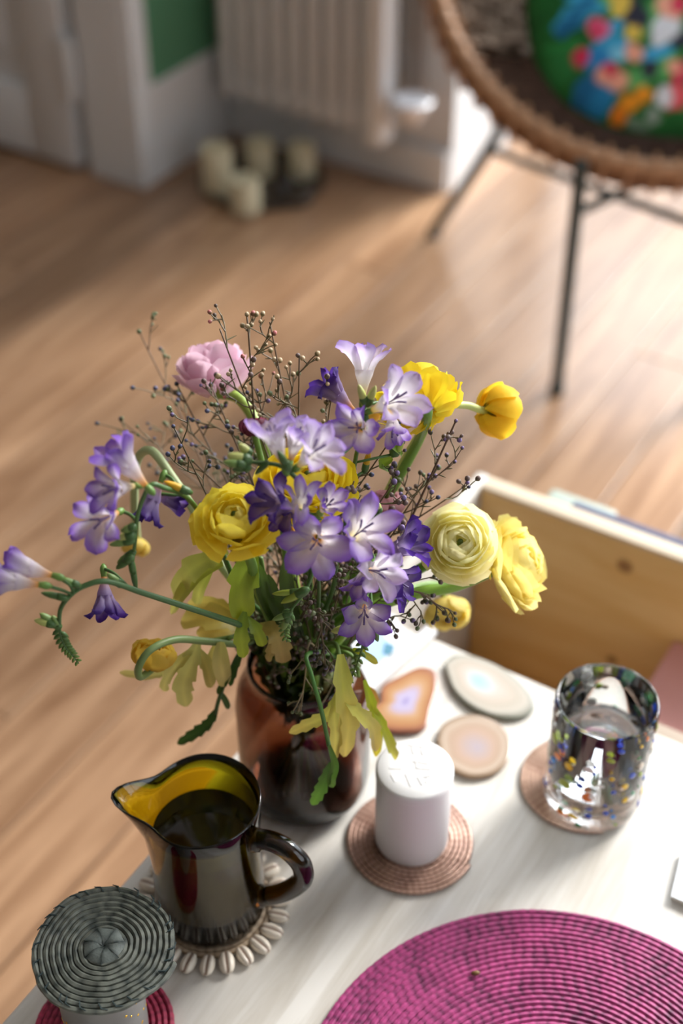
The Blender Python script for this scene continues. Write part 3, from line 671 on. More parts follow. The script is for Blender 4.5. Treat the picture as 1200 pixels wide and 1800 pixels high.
# ------------------------------------------------------------------ vase
VB = at(536, 1378, TZ + 0.0004); VB.z = TZ + 0.0004
vs_ = thing('vase', 'brown glass jar vase holding the mixed bouquet', 'vase', VB)
vr = 0.0515
vprof = [(0.0, 0.0), (0.036, 0.0), (0.045, 0.004), (0.0505, 0.013), (vr, 0.026), (vr, 0.098), (0.0495, 0.111), (0.0455, 0.120), (0.0412, 0.126), (0.0396, 0.131), (0.0402, 0.136), (0.0408, 0.1390), (0.0396, 0.1405), (0.0380, 0.139),
         (0.0368, 0.135), (0.0366, 0.130), (0.0392, 0.123), (0.0432, 0.117), (0.0468, 0.109), (0.0486, 0.098), (0.0486, 0.027), (0.047, 0.016), (0.042, 0.010), (0.034, 0.008), (0.0, 0.008)]
part('body', MB().lathe(vprof, 64, VB), M_vase, vs_, smooth='all')
NECK = VB + Vector((0, 0, 0.137))
def neck(rng, spread=0.026):
    a = rng.uniform(0, 2 * math.pi); r = spread * math.sqrt(rng.random()); return NECK + Vector((r * math.cos(a), r * math.sin(a), 0))
def inside(nk):
    d = nk - NECK; return VB + Vector((-d.x * 0.9, -d.y * 0.9, 0.014))
def stem_path(nk, pts):
    """from the vase floor through the neck to the given points"""
    d = pts[0] - nk; up = nk + Vector((d.x * 0.12, d.y * 0.12, 0.03))
    return smooth_path([inside(nk), nk, up] + pts if (pts[0] - nk).length > 0.07 else [inside(nk), nk] + pts, 6)
GST, GDK, GPL = C(112, 150, 62), C(62, 96, 46), C(160, 186, 108)

def low_leaves(t, path, nk, rng, n):
    for k in range(n):
        an = rng.uniform(0, 2 * math.pi); d = Vector((math.cos(an), math.sin(an), 0)); p0 = nk + Vector((0, 0, rng.uniform(-.05, -.005))); L = rng.uniform(.05, .095)
        w_ = rng.uniform(.004, .008); s_ = Vector((-d.y, d.x, 0)); tw = rng.uniform(-.8, .8); ca, cb = rng.choice([(C(44, 62, 30), C(76, 98, 44)), (C(58, 74, 34), C(104, 118, 52)), (C(48, 52, 34), C(80, 78, 50))]); lean = rng.uniform(.10, .42); ph = rng.uniform(0, 6)
        def fn(u, v):
            c_ = p0 + d * (lean * L * v * v) + Vector((0, 0, L * (v - .22 * v * v * v))) + s_ * (.004 * math.sin(4 * v + ph))
            wv = w_ * math.sin(math.pi * (.08 + .88 * v)) ** .8 * (1 + .25 * math.sin(v * 26 + ph))
            return c_ + (s_ * math.cos(tw) + d * math.sin(tw)) * (u * wv) + d * (abs(u) * wv * .35)
        part('leaf', MB().patch(2, 9, fn, lambda u, v: mix(ca, cb, v * (1 - .3 * abs(u)))), M_leaf, t, smooth='all')
# ------------------------------------------------------------------ ranunculus
def ranunculus(label, center, axis, Rm, pal, stem, open_=1.0, layers=7, squash=0.8, seed=1, stem_r=0.0034, stem_col=GST, sepal_col=C(120, 136, 62), ruffle=1.0, nper=None, stag=.35, name='ranunculus', group='ranunculus in the vase', button=True):
    rng = random.Random(seed); a, e1_, e2_ = basis(axis, (0.3, 0.2, 1)); base = center - a * Rm * 0.42
    t = thing(name, label, 'flower', VB + Vector((rng.uniform(-.02, .02), rng.uniform(-.02, .02), 0.014)), group)
    inner, mid, outer = pal
    nper = nper or [3, 4, 5, 5, 6, 6, 7, 7]
    for l in range(layers):
        f = l / max(1, layers - 1); n = nper[min(l + (8 - layers), 7)] if layers < 8 else nper[l]
        Rl = Rm * (0.27 + 0.73 * f ** 0.9)
        thmax = R_(158 - (158 - (96 - 20 * open_)) * (f ** 1.1) * open_ - (0 if open_ >= 1 else 0)) if open_ > 0.3 else R_(160 - 18 * f)
        for k in range(n):
            ang = 2 * math.pi * (k + 0.5 * (l % 2)) / n + rng.uniform(-.16, .16) + l * 0.4; hw = (1.25 if l < 2 else 1.0 - 0.12 * f) * math.pi / n * 1.35
            hw = min(hw, 1.25); s0 = rng.random() * 50; tilt = rng.uniform(-0.06, 0.10) * f * ruffle; ln = rng.uniform(0.92, 1.06) if l < layers - 3 else rng.uniform(1.04 - .40 * stag, 1.06)
            col_m = mix(mid, outer, f); jit = rng.uniform(0.93, 1.05)
            def fn(u, v):
                th = R_(14) + (thmax * ln + tilt - R_(14)) * v * (1 - 0.20 * abs(u) ** 2.4)
                wv = (0.35 + 0.65 * math.sin(min(1, v * 1.25) * math.pi / 2)) * hw
                aa = ang + u * wv
                nz = noise.noise(Vector((u * 1.6 + s0, v * 2.2, l))) ; nz2 = noise.noise(Vector((u * 4 + s0, v * 2 + 7, l)))
                rr = Rl * (1 + 0.05 * u + ruffle * (0.07 * nz * v + 0.045 * nz2 * v * v)) + Rm * 0.17 * f * f * open_ * v * v * v
                rho = rr * math.sin(th); z = -rr * squash * math.cos(th) + Rm * 0.10 * (1 - f) + Rm * squash * 0.55
                z += ruffle * Rm * 0.06 * nz2 * v * v
                return base + (e1_ * math.cos(aa) + e2_ * math.sin(aa)) * rho + a * z * 0.9
            def cf(u, v):
                c_ = mix(inner, col_m, min(1, f * 1.6 + 0.25)); c_ = mix(c_, mix(c_, outer, .7), v ** 3)
                st = 1 - 0.05 * abs(math.sin(u * 14 + s0)) * (1 - v); return tuple(min(1, q * jit * st) for q in c_)
            nu, nv = (6, 6)
            part('petal', MB().patch(nu, nv, fn, cf), M_petal, t, smooth='all')
    if button:
        part('centre', MB().ball(base + a * Rm * squash * 0.66, Rm * 0.085, C(96, 116, 40), 8, 6, axis=a, col2=C(70, 92, 30)), M_bud, t)
    for k in range(5):
        an = 2 * math.pi * k / 5 + rng.random() * 0.5; d = e1_ * math.cos(an) + e2_ * math.sin(an); sd = a.cross(d)
        zb = base - a * Rm * 0.02
        sl = Rm * 0.62
        part('sepal', MB().patch(3, 4, lambda u, v: zb + d * (sl * (0.05 + 0.85 * v)) + sd * (u * sl * 0.26 * math.sin(math.pi * (0.15 + 0.8 * v))) + a * (-Rm * 0.10 + 0.36 * sl * v * v), lambda u, v: mix(sepal_col, C(150, 120, 80), v * v)), M_leaf, t, smooth='all')
    path = stem + [base - a * Rm * 0.35, base + a * 0.001]
    nk = neck(rng); part('stem', MB().tube(stem_path(nk, path), stem_r, 8, stem_col), M_stem, t, smooth='all')
    low_leaves(t, path, nk, rng, 5)
    return t
YEL = (C(250, 244, 170), C(254, 244, 120), C(254, 236, 84))
YEL2 = (C(250, 240, 130), C(254, 240, 84), C(254, 232, 56))
PAL = (C(254, 252, 224), C(255, 250, 200), C(255, 248, 196))
PNK = (C(234, 182, 204), C(242, 204, 222), C(246, 216, 230))
def Pt(l): return [atY(*q) for q in l]
c0 = atY(412, 908, 0.665); ranunculus('full yellow ranunculus facing up at the left front of the bouquet', c0, D(.0, .55, .80), px2m(74, c0), YEL, Pt([(455, 1040, .70), (440, 985, .685)]), seed=2, ruffle=1.5, layers=6)
c0 = atY(540, 836, 0.70); ranunculus('bright yellow ranunculus half hidden behind the centre purple blossoms', c0, D(.1, .6, .7), px2m(82, c0), YEL2, Pt([(540, 1000, .72), (540, 920, .72)]), seed=3, squash=.7)
c0 = atY(732, 690, 0.755); ranunculus('bright yellow ranunculus seen from behind at the upper right', c0, D(-.28, .66, -.55), px2m(72, c0), YEL2, Pt([(640, 960, .75), (690, 860, .76), (735, 775, .765)]), seed=4, squash=.85, ruffle=1.8, layers=8, nper=[3, 4, 5, 6, 8, 10, 12, 13], stag=1.0)
c0 = atY(874, 722, 0.80); ranunculus('small deep yellow ranunculus bud turned away at the far right', c0, D(.85, .0, -.5), px2m(46, c0), (C(248, 214, 70), C(252, 222, 60), C(253, 224, 64)), Pt([(650, 930, .76), (720, 790, .77), (775, 722, .78), (815, 712, .79)]), open_=.55, layers=6, seed=5, stem_r=.0026, stem_col=C(190, 200, 120), squash=.9, ruffle=.5)
c0 = atY(808, 953, 0.715); ranunculus('pale yellow ranunculus facing the viewer at the right', c0, D(.03, .22, .95), px2m(66, c0), PAL, Pt([(640, 1060, .72), (720, 1010, .73)]), seed=6, layers=8, stem_r=.0038)
c0 = atY(922, 985, 0.735); ranunculus('large pale yellow ranunculus facing right at the far right of the bouquet', c0, D(.80, .30, .45), px2m(84, c0), (C(251, 246, 200), C(253, 240, 150), C(253, 240, 156)), Pt([(640, 1078, .70), (720, 1046, .71), (800, 1030, .72)]), seed=7, layers=8, ruffle=1.7, stag=.7, stem_r=.0042, stem_col=C(128, 172, 54), squash=.7)
c0 = atY(786, 1080, 0.80); ranunculus('drooping pale yellow ranunculus bud hanging below the pale blooms', c0, D(.15, -.75, .45), px2m(40, c0), (C(222, 208, 120), C(232, 214, 120), C(236, 218, 130)), Pt([(640, 1080, .74), (720, 1035, .78), (768, 1028, .795)]), open_=.45, layers=5, seed=8, stem_r=.0024, ruffle=.6, button=False)
c0 = atY(270, 1150, 0.68); ranunculus('closed yellow ranunculus bud with a hooked stem at the lower left', c0, D(.15, .75, .25), px2m(38, c0), (C(226, 190, 60), C(234, 204, 76), C(236, 206, 90)), Pt([(430, 1130, .70), (370, 1128, .69), (310, 1124, .675), (265, 1142, .66), (244, 1172, .655), (246, 1190, .66)]), open_=.4, layers=5, seed=9, stem_r=.0026, stem_col=C(120, 142, 84), button=False)
c0 = atY(238, 962, 0.80); ranunculus('small pale yellow ranunculus bud behind the left purple buds', c0, D(-.1, -.8, .1), px2m(24, c0), (C(226, 206, 110), C(236, 214, 110), C(238, 216, 120)), Pt([(400, 1010, .74), (345, 905, .75), (300, 835, .77), (265, 792, .785), (240, 812, .795), (236, 880, .80)]), open_=.3, layers=4, seed=10, stem_r=.0032, stem_col=C(176, 192, 140), button=False)
c0 = atY(372, 640, 0.84); ranunculus('pink ranunculus standing highest at the back left', c0, D(-.12, .80, .15), px2m(64, c0), PNK, Pt([(500, 940, .75), (470, 790, .79), (425, 705, .825)]), seed=11, layers=6, stem_r=.0042, stem_col=C(150, 178, 78), squash=1.15, ruffle=1.6)
c0 = atY(680, 884, 0.735); ranunculus('closed mauve ranunculus bud among the dry sprigs at the right', c0, D(.1, .85, .3), px2m(32, c0), (C(170, 120, 130), C(186, 134, 142), C(196, 146, 150)), Pt([(620, 1020, .73), (650, 950, .735)]), open_=.35, layers=5, seed=12, stem_r=.0024, button=False)
c0 = atY(446, 748, 0.775); ranunculus('small wine red ranunculus bud behind the upper left purple blossom', c0, D(-.1, .85, .2), px2m(25, c0), (C(112, 46, 66), C(126, 54, 78), C(140, 66, 92)), Pt([(500, 960, .74), (470, 850, .76)]), open_=.35, layers=4, seed=13, stem_r=.0022, button=False)

# ------------------------------------------------------------------ freesias
TONES = {'n': (C(238, 230, 232), C(160, 124, 206), C(110, 68, 178)), 'p': (C(244, 240, 242), C(212, 192, 228), C(140, 100, 196)), 'd': (C(170, 150, 188), C(92, 60, 150), C(66, 38, 124))}
def freesia(label, rachis, blossoms, buds, tip=None, seed=1, stem_r=0.0014, col=C(74, 110, 52), to_vase=True):
    """blossoms: (px, py, Y, dir, size, tone, open, wilt); buds: (base px, tip px, Y, colour, width px)"""
    rng = random.Random(seed)
    t = thing('freesia', label, 'flower', VB + Vector((rng.uniform(-.02, .02), rng.uniform(-.02, .02), 0.014)), 'freesias in the vase')
    rp = Pt(rachis); nk = neck(rng, .024); path = stem_path(nk, rp); low_leaves(t, path, nk, rng, 5)
    n = len(path); part('stem', MB().tube(path, [stem_r * (1.25 - 0.65 * i / n) for i in range(n)], 7, col), M_stem, t, smooth='all')
    for bi, (px, py, Y, d, size, tone, op, wilt) in enumerate(blossoms):
        mo = atY(px, py, Y); a, e1_, e2_ = basis(D(*d), (0.1, 0.2, 1)); S = 0.0160 * size; TL = 0.0185 * size
        wht, mid, edge = TONES[tone]; base = mo - a * TL
        j = min(path[len(path) // 3:], key=lambda q: (q - base).length)
        ped = smooth_path([j, j.lerp(base, .55) - a * 0.002, base], 4) if (j - base).length > 0.002 else [j, base]
        tb = [(0.0010, 0), (0.0014, .18), (0.0019, .38), (0.0031, .62), (0.0047, .85), (0.0053, 1.0)]
        ycol = C(242, 176, 30) if rng.random() < .7 else C(236, 214, 120)
        prof = [(r * size, h * TL) for r, h in tb]; cols = [C(150, 170, 70), ycol, mix(ycol, wht, .35), mix(ycol, wht, .8), wht, mix(wht, mid, .2)]
        m = MB(); vsn = 12
        m.patch(vsn, 5, lambda u, v: base + (e1_ * math.cos(math.pi * u) + e2_ * math.sin(math.pi * u)) * prof[round(v * 5)][0] + a * prof[round(v * 5)][1], lambda u, v: cols[round(v * 5)])
        bl_ = part('blossom', m, M_petal, t, smooth='all')
        part('pedicel', MB().tube(ped, 0.0011, 6, col).lathe([(0.0008, 0), (0.0021, 0.002), (0.0024, 0.004), (0.0017, 0.0085)], 8, base - a * 0.003, axis=a, col=[C(86, 124, 50), C(98, 136, 56), C(108, 146, 66), C(128, 160, 80)]), M_stem, bl_, smooth='all')
        rot0 = rng.random() * 2
        for k in range(6):
            an = rot0 + math.pi / 3 * k + rng.uniform(-.08, .08); outer_ = k % 2; r0 = 0.0050 * size * (1.0 if outer_ else 0.93)
            dd = e1_ * math.cos(an) + e2_ * math.sin(an); sd = a.cross(dd)
            L = S * rng.uniform(.92, 1.18) * (1.0 if outer_ else .96); W = S * (0.34 if outer_ else .41) * (1 - .25 * wilt) * rng.uniform(.92, 1.08)
            a0 = R_(14); a1 = R_(14 + 78 * op + rng.uniform(-26, 20) + 46 * wilt * rng.uniform(-1, .8)); curl = rng.uniform(-.5, .75) + wilt * rng.uniform(-.2, 1.2); s0 = rng.random() * 90; tw = rng.uniform(-.5, .5) + wilt * rng.uniform(-.9, .9)
            pr = [(0.0, 0.0)]; NV = 7
            for i in range(NV):
                al = a0 + (a1 - a0) * ((i + .5) / NV) ** .8 + (curl * max(0, (i / NV - .55)) * 2.2); q = pr[-1]; pr.append((q[0] + math.sin(al) * L / NV, q[1] + math.cos(al) * L / NV))
            def fn(u, v):
                i = round(v * NV); rho, z = pr[i]; wv = W * (0.34 + 0.66 * math.sin(math.pi * min(.5, v * .62 + .0) ) ) * (1 if v < .62 else max(.10, max(0, 1 - ((v - .62) / .385) ** 1.9) ** .62))
                al = a0 + (a1 - a0) * v; nn = dd * math.cos(al) - a * math.sin(al)      # points outwards of the cup
                nz = noise.noise(Vector((u * 1.3 + s0, v * 2.4, 1))) ; nz2 = noise.noise(Vector((u * 4 + s0, v * 5, 3)))
                cup = -nn * W * (cupk + .3 * wilt) * (u * u) * (1 - .3 * v) + nn * W * 0.05
                off = nn * (nz * W * (.36 + .5 * wilt) * v + nz2 * W * (.14 + .2 * wilt) * v * v)
                ca, sa = math.cos(tw * v), math.sin(tw * v)
                return mo + dd * (r0 + rho) + a * (z - 0.0004 - (0.0006 if outer_ else 0)) + (sd * ca + nn * sa) * (u * wv) + cup + off
            cupk = rng.choice([.15, .4, .65, .8]); yl_ = (k == 1 and tone != 'd' and rng.random() < .5)
            def cf(u, v):
                e_ = .88 * v ** 1.15 + .34 * abs(u) ** 3 * min(1, v * 1.6)
                c_ = mix(wht, mid, e_ * 1.55 - .16 + .16 * noise.noise(Vector((u * 3 + s0, v * 1.5, 5)))); c_ = mix(c_, edge, (e_ - .62) * 1.5)
                if yl_ and v < .45 and abs(u) < .5: c_ = mix(c_, C(250, 196, 30), .8)
                vein = math.exp(-((math.sin(u * 9 + s0)) / .25) ** 2) * .13 * (1 - v); return tuple(q * (1 - vein) for q in c_)
            part('tepal', MB().patch(6, NV, fn, cf), M_petal, bl_, smooth='all')
        if wilt < .5:
            for k in range(3):
                an = rot0 + 2.1 * k; dd = e1_ * math.cos(an) + e2_ * math.sin(an)
                sp_ = [mo - a * TL * .5, mo + dd * .0012 + a * .003, mo + dd * .003 * size + a * .0095 * size]
                part('stamen', MB().tube(smooth_path(sp_, 4), [.00035] * 5 + [.0007] * 4, 5, C(112, 92, 140)), M_bud, bl_, smooth='all')
    for (b0, b1, Y, bc, wpx) in buds:
        p, q = atY(*b0, Y), atY(*b1, Y); L = (q - p).length; wd = px2m(wpx, p) / 2; ax = (q - p).normalized()
        bc = {'g': (C(96, 132, 66), C(132, 158, 84)), 'y': (C(170, 184, 96), C(196, 200, 120)), 'k': (C(60, 92, 48), C(84, 116, 60)), 'o': (C(150, 150, 40), C(250, 176, 20)), 'l': (C(128, 150, 60), C(160, 176, 60))}[bc]
        m = MB().lathe([(wd * .35, 0), (wd * .8, L * .15), (wd, L * .4), (wd * .92, L * .65), (wd * .55, L * .88), (wd * .12, L)], 9, p, axis=ax, col=[mix(bc[0], bc[1], i / 5) for i in range(6)])
        m.lathe([(wd * .5, -L * .06), (wd * 1.08, L * .1), (wd * 1.12, L * .28), (wd * .98, L * .42)], 9, p, axis=ax, col=[C(66, 100, 46)] * 4)
        j = min(path[len(path) // 3:], key=lambda z: (z - p).length)
        if (j - p).length > .0012: m.tube([j, p + ax * L * .05], [.0009, .0011], 6, col)
        part('bud', m, M_stem, t, smooth='all')
    if tip:                                                              # zigzag of small bracts towards the growing tip
        tp = smooth_path(Pt(tip), 5); K_ = len(tp)
        for i in range(1, K_ - 1):
            p = tp[i]; d = (tp[min(i + 1, K_ - 1)] - tp[i - 1]).normalized(); s_ = d.cross(D(0, 0, 1)).normalized() * (1 if i % 2 else -1)
            ln = .0075 * (1 - .55 * i / K_); ax = (d * .75 + s_ * .75).normalized()
            part('bract', MB().lathe([(.0004, 0), (.0016 * (1 - .4 * i / K_), ln * .35), (.0013 * (1 - .4 * i / K_), ln * .7), (.0001, ln)], 7, p, axis=ax, col=mix(C(70, 104, 50), C(112, 142, 60), i / K_)), M_stem, t, smooth='all')
        part('tip_stem', MB().tube(tp, [.0011 * (1 - .6 * i / K_) for i in range(K_)], 6, col), M_stem, t, smooth='all')
    return t
freesia('purple freesia arching far out to the left with a drooping bud tip',
        [(470, 1120, .70), (420, 1098, .675), (330, 1068, .655), (250, 1042, .64), (188, 1022, .63), (148, 1030, .625), (122, 1048, .62), (106, 1072, .62), (104, 1100, .62)],
        [(52, 1000, .615, (-.95, .28, .15), 1.0, 'n', .34, .3), (24, 1022, .605, (-.95, .15, .35), 1.05, 'n', .4, .3), (184, 1048, .645, (.08, -.98, .2), .95, 'd', .30, .5)],
        [((100, 1100), (70, 1078), .62, 'g', 16), ((96, 1098), (60, 1090), .618, 'y', 15), ((104, 1105), (92, 1082), .62, 'g', 14), ((140, 1030), (104, 1016), .62, 'g', 13), ((118, 1052), (72, 1042), .615, 'k', 13), ((215, 1030), (188, 1008), .64, 'g', 14)],
        tip=[(104, 1102, .62), (108, 1122, .62), (116, 1138, .62), (126, 1150, .62), (138, 1166, .62)], seed=21, stem_r=.0021, col=C(70, 104, 56))
freesia('purple freesia with a tall cluster of blossoms at the left',
        [(440, 1060, .71), (385, 960, .695), (350, 900, .68), (322, 870, .665), (290, 858, .655), (266, 852, .65), (250, 880, .648), (240, 915, .645), (237, 955, .645), (232, 995, .645)],
        [(224, 818, .645, (-.62, .72, .30), 1.12, 'n', .42, .15), (205, 858, .635, (-.60, -.10, .75), 1.0, 'n', .75, .15), (182, 912, .635, (-.35, -.22, .90), 1.12, 'n', .95, 0), (268, 880, .665, (-.35, -.85, .15), .95, 'd', .38, .6), (296, 880, .67, (.85, -.30, .2), .7, 'd', .2, .6)],
        [((335, 866), (288, 846), .66, 'o', 14), ((236, 940), (204, 950), .642, 'y', 20), ((238, 925), (212, 934), .642, 'g', 15), ((234, 950), (192, 958), .64, 'g', 14), ((232, 978), (204, 1000), .642, 'k', 15), ((236, 970), (206, 990), .645, 'g', 14), ((230, 985), (240, 1040), .645, 'k', 12)], seed=22, stem_r=.0018)
freesia('pale purple freesia at the top centre of the bouquet',
        [(545, 1010, .715), (540, 920, .69), (532, 860, .67), (514, 834, .66), (490, 818, .66), (460, 814, .66), (436, 812, .66)],
        [(484, 776, .655, (-.30, .88, .35), 1.05, 'p', .62, .3), (548, 796, .65, (.45, .40, .75), 1.15, 'p', .70, .4), (520, 776, .67, (.25, .80, .45), .95, 'p', .5, .3)],
        [((440, 800), (420, 780), .66, 'y', 17), ((440, 812), (400, 800), .655, 'y', 24), ((430, 818), (392, 812), .65, 'g', 15), ((440, 822), (408, 826), .652, 'k', 13), ((470, 812), (448, 834), .655, 'k', 12), ((508, 826), (488, 792), .645, 'k', 15)], seed=23, stem_r=.0018)
freesia('pale purple freesia beside the yellow bloom at the upper right',
        [(590, 1010, .74), (612, 890, .73), (626, 800, .72), (640, 740, .715), (642, 700, .72)],
        [(640, 650, .745, (.05, .95, .1), 1.2, 'p', .5, .15), (688, 706, .70, (.55, .20, .75), 1.28, 'p', .72, .1), (628, 752, .69, (-.20, -.05, .95), 1.12, 'n', .62, .35), (592, 694, .77, (-.55, .5, .2), 1.1, 'd', .6, .5), (578, 770, .70, (-.05, .95, .2), .75, 'n', .15, .6), (690, 748, .715, (.1, -.85, .4), .8, 'n', .4, .3)],
        [((642, 712), (630, 676), .71, 'y', 14), ((646, 712), (660, 678), .71, 'y', 14), ((640, 742), (668, 730), .70, 'o', 18), ((640, 830), (650, 790), .73, 'o', 12), ((690, 800), (708, 772), .73, 'l', 18)], seed=24, stem_r=.0018)
freesia('deep purple freesia with withering blossoms at the centre of the bouquet',
        [(580, 1050, .70), (590, 980, .685), (568, 920, .68), (530, 900, .675), (500, 905, .67)],
        [(490, 886, .655, (-.55, .30, .75), 1.15, 'd', .55, .9), (528, 884, .652, (.05, .35, .9), 1.0, 'n', .5, .8), (574, 888, .66, (.3, .35, .85), .8, 'n', .5, .4), (556, 952, .645, (-.05, -.12, .98), 1.32, 'n', .98, 0), (506, 902, .66, (-.3, -.5, .8), .8, 'd', .5, .8)],
        [((600, 965), (592, 940), .66, 'y', 18), ((520, 960), (512, 925), .66, 'o', 12)], seed=25, stem_r=.0017)
freesia('purple freesia with broad open blossoms right of the bouquet centre',
        [(590, 1080, .70), (640, 1050, .69), (662, 1000, .68), (640, 955, .67), (625, 940, .668)],
        [(632, 934, .645, (.30, .30, .88), 1.4, 'n', .66, .35), (660, 1004, .65, (.45, -.05, .85), 1.12, 'p', .75, .3), (640, 1016, .655, (-.35, -.55, .7), .9, 'n', .4, .8), (706, 962, .68, (.75, .30, .45), 1.15, 'd', .5, .6), (692, 1018, .67, (.8, -.35, .5), 1.1, 'd', .55, .4), (640, 1076, .66, (-.05, -.40, .9), 1.12, 'n', .92, .05)],
        [((620, 1104), (582, 1110), .655, 'y', 17), ((668, 900), (662, 880), .68, 'y', 10), ((655, 1098), (664, 1128), .66, 'k', 13)], tip=[(640, 1110, .66), (636, 1140, .66), (626, 1170, .66), (614, 1200, .66)], seed=26, stem_r=.0018)
freesia('green freesia tip with unopened buds below the centre blossoms', [(560, 1060, .69), (556, 1000, .665), (536, 1040, .65), (514, 1068, .645)], [],
        [((540, 1036), (494, 1060), .648, 'l', 16), ((530, 1040), (478, 1044), .65, 'l', 12), ((512, 1078), (478, 1090), .645, 'g', 12), ((508, 1080), (496, 1108), .645, 'g', 14)], tip=[(514, 1068, .645), (504, 1090, .645), (500, 1108, .645), (504, 1128, .645)], seed=27, stem_r=.0015, to_vase=True)

# ------------------------------------------------------------------ ranunculus foliage
def strip(mb, pts, width, ca, cb, teeth=0, twist=0.0, seed=0, fold=.25):
    pth = smooth_path(Pt(pts), 7); K_ = len(pth); rng = random.Random(seed)
    nrm_ = []; 
    for i, p in enumerate(pth):
        d = (pth[min(i + 1, K_ - 1)] - pth[max(i - 1, 0)]).normalized(); s_ = d.cross(D(.1, .35, 1)).normalized(); n_ = s_.cross(d)
        s2 = s_ * math.cos(twist * i / K_) + n_ * math.sin(twist * i / K_); nrm_.append((s2, n_))
    vs = []; cs = []
    for i, p in enumerate(pth):
        f = i / (K_ - 1); wv = width * (0.22 + 0.78 * math.sin(math.pi * min(1, f * .80 + .05)) ** .8) * (1 if f < .9 else (1 - f) / .1 * .7 + .3)
        if teeth: wv *= 0.72 + 0.42 * ((f * teeth) % 1.0)
        s2, n_ = nrm_[i]; w_ = noise.noise(Vector((f * 3, seed * 1.7, 0)))
        for u in (-1, -.5, 0, .5, 1):
            vs.append(p + s2 * (u * wv) + n_ * (abs(u) * wv * fold + wv * .2 * noise.noise(Vector((u * 2, f * 4, seed))))); c_ = mix(ca, cb, f + .2 * w_); c_ = mix(c_, tuple(min(1, q * 1.2) for q in c_), 1 - abs(u) * 2); cs.append(c_)
    fs = [(i * 5 + j, i * 5 + j + 1, (i + 1) * 5 + j + 1, (i + 1) * 5 + j) for i in range(K_ - 1) for j in range(4)]
    mb.add(vs, fs, cs)
def leaf(label, lobes, stalk, ca, cb, seed=0, name='leaf_spray', col=C(104, 134, 60)):
    rng = random.Random(seed); t = thing(name, label, 'leaf', VB + Vector((rng.uniform(-.02, .02), rng.uniform(-.02, .02), 0.014)), 'drooping foliage in the vase')
    for i, (pts, wpx, teeth) in enumerate(lobes):
        m = MB(); strip(m, pts, px2m(wpx, atY(*pts[0])) / 2, ca, cb, teeth, rng.uniform(-.4, .4), seed + i, rng.uniform(.1, .4)); part('leaf_lobe', m, M_leaf, t, smooth='all')
    part('stem', MB().tube(stem_path(neck(rng, .03), Pt(stalk)), .0016, 6, col), M_stem, t, smooth='all')
YG, YT, DG, MG = C(200, 204, 90), C(226, 200, 104), C(56, 92, 38), C(126, 150, 52)
leaf('large yellowing divided leaf drooping over the front of the vase', [([(598, 1150, .66), (604, 1215, .645), (612, 1270, .645), (606, 1330, .65)], 42, 4), ([(600, 1215, .648), (575, 1255, .645), (545, 1272, .645), (508, 1288, .645)], 24, 5), ([(604, 1225, .646), (632, 1255, .645), (655, 1280, .65), (662, 1320, .655)], 30, 4), ([(602, 1200, .648), (588, 1250, .642), (590, 1300, .643), (585, 1338, .645)], 24, 4)], [(585, 1130, .69), (598, 1160, .662)], YG, YT, 1)
leaf('lime green divided leaf hanging at the right shoulder of the vase', [([(640, 1195, .67), (655, 1245, .665), (664, 1290, .668), (660, 1330, .67)], 22, 3), ([(652, 1235, .666), (674, 1280, .666), (690, 1318, .668), (698, 1332, .67)], 22, 3), ([(620, 1140, .68), (640, 1150, .675), (664, 1166, .675)], 16, 2)], [(610, 1140, .69), (628, 1170, .675)], C(170, 192, 40), C(196, 178, 50), 2)
leaf('dark green serrated leaf tip hanging lowest in front of the vase', [([(578, 1310, .632), (588, 1345, .63), (582, 1370, .63), (585, 1384, .63)], 16, 0), ([(582, 1340, .632), (572, 1368, .63), (560, 1395, .63), (548, 1415, .63)], 24, 5)], [(540, 1150, .66), (548, 1190, .645), (565, 1250, .638), (578, 1312, .634)], C(78, 122, 44), C(104, 142, 52), 3, col=C(72, 120, 48))
leaf('olive yellow divided leaf beside the hooked bud at the left', [([(348, 1128, .69), (334, 1170, .685), (322, 1205, .685), (327, 1242, .69)], 40, 4), ([(342, 1138, .69), (312, 1168, .685), (292, 1195, .69), (288, 1215, .69)], 24, 3), ([(348, 1140, .69), (362, 1170, .69), (372, 1208, .69)], 26, 2), ([(300, 1180, .70), (262, 1188, .70), (210, 1182, .705)], 16, 3)], [(440, 1120, .705), (370, 1126, .695)], C(196, 194, 112), C(206, 190, 110), 4)
leaf('pale yellow strap leaf hanging between bud and vase', [([(388, 1128, .69), (388, 1165, .685), (396, 1205, .688)], 32, 0), ([(378, 1130, .70), (370, 1165, .70), (372, 1200, .70)], 16, 3)], [(440, 1115, .705), (400, 1122, .695)], C(204, 196, 110), C(214, 194, 120), 5)
leaf('yellow green lobed leaf below the left yellow bloom', [([(400, 968, .72), (362, 985, .715), (330, 1008, .715), (308, 1050, .72)], 46, 3), ([(392, 990, .72), (350, 1010, .718), (322, 1040, .715), (300, 1078, .72)], 28, 0), ([(372, 1000, .72), (352, 1035, .72), (345, 1062, .725)], 22, 0)], [(470, 1080, .72), (425, 1000, .72)], C(176, 188, 70), C(200, 194, 104), 6)
leaf('broad fresh green leaf under the left yellow bloom', [([(448, 958, .70), (432, 1005, .69), (424, 1050, .685), (430, 1090, .68)], 54, 2), ([(430, 1075, .68), (424, 1115, .672), (428, 1156, .672)], 28, 3), ([(434, 1085, .68), (452, 1110, .676), (462, 1136, .676)], 24, 2)], [(480, 1080, .71), (458, 980, .705)], C(126, 154, 56), C(182, 196, 52), 7)
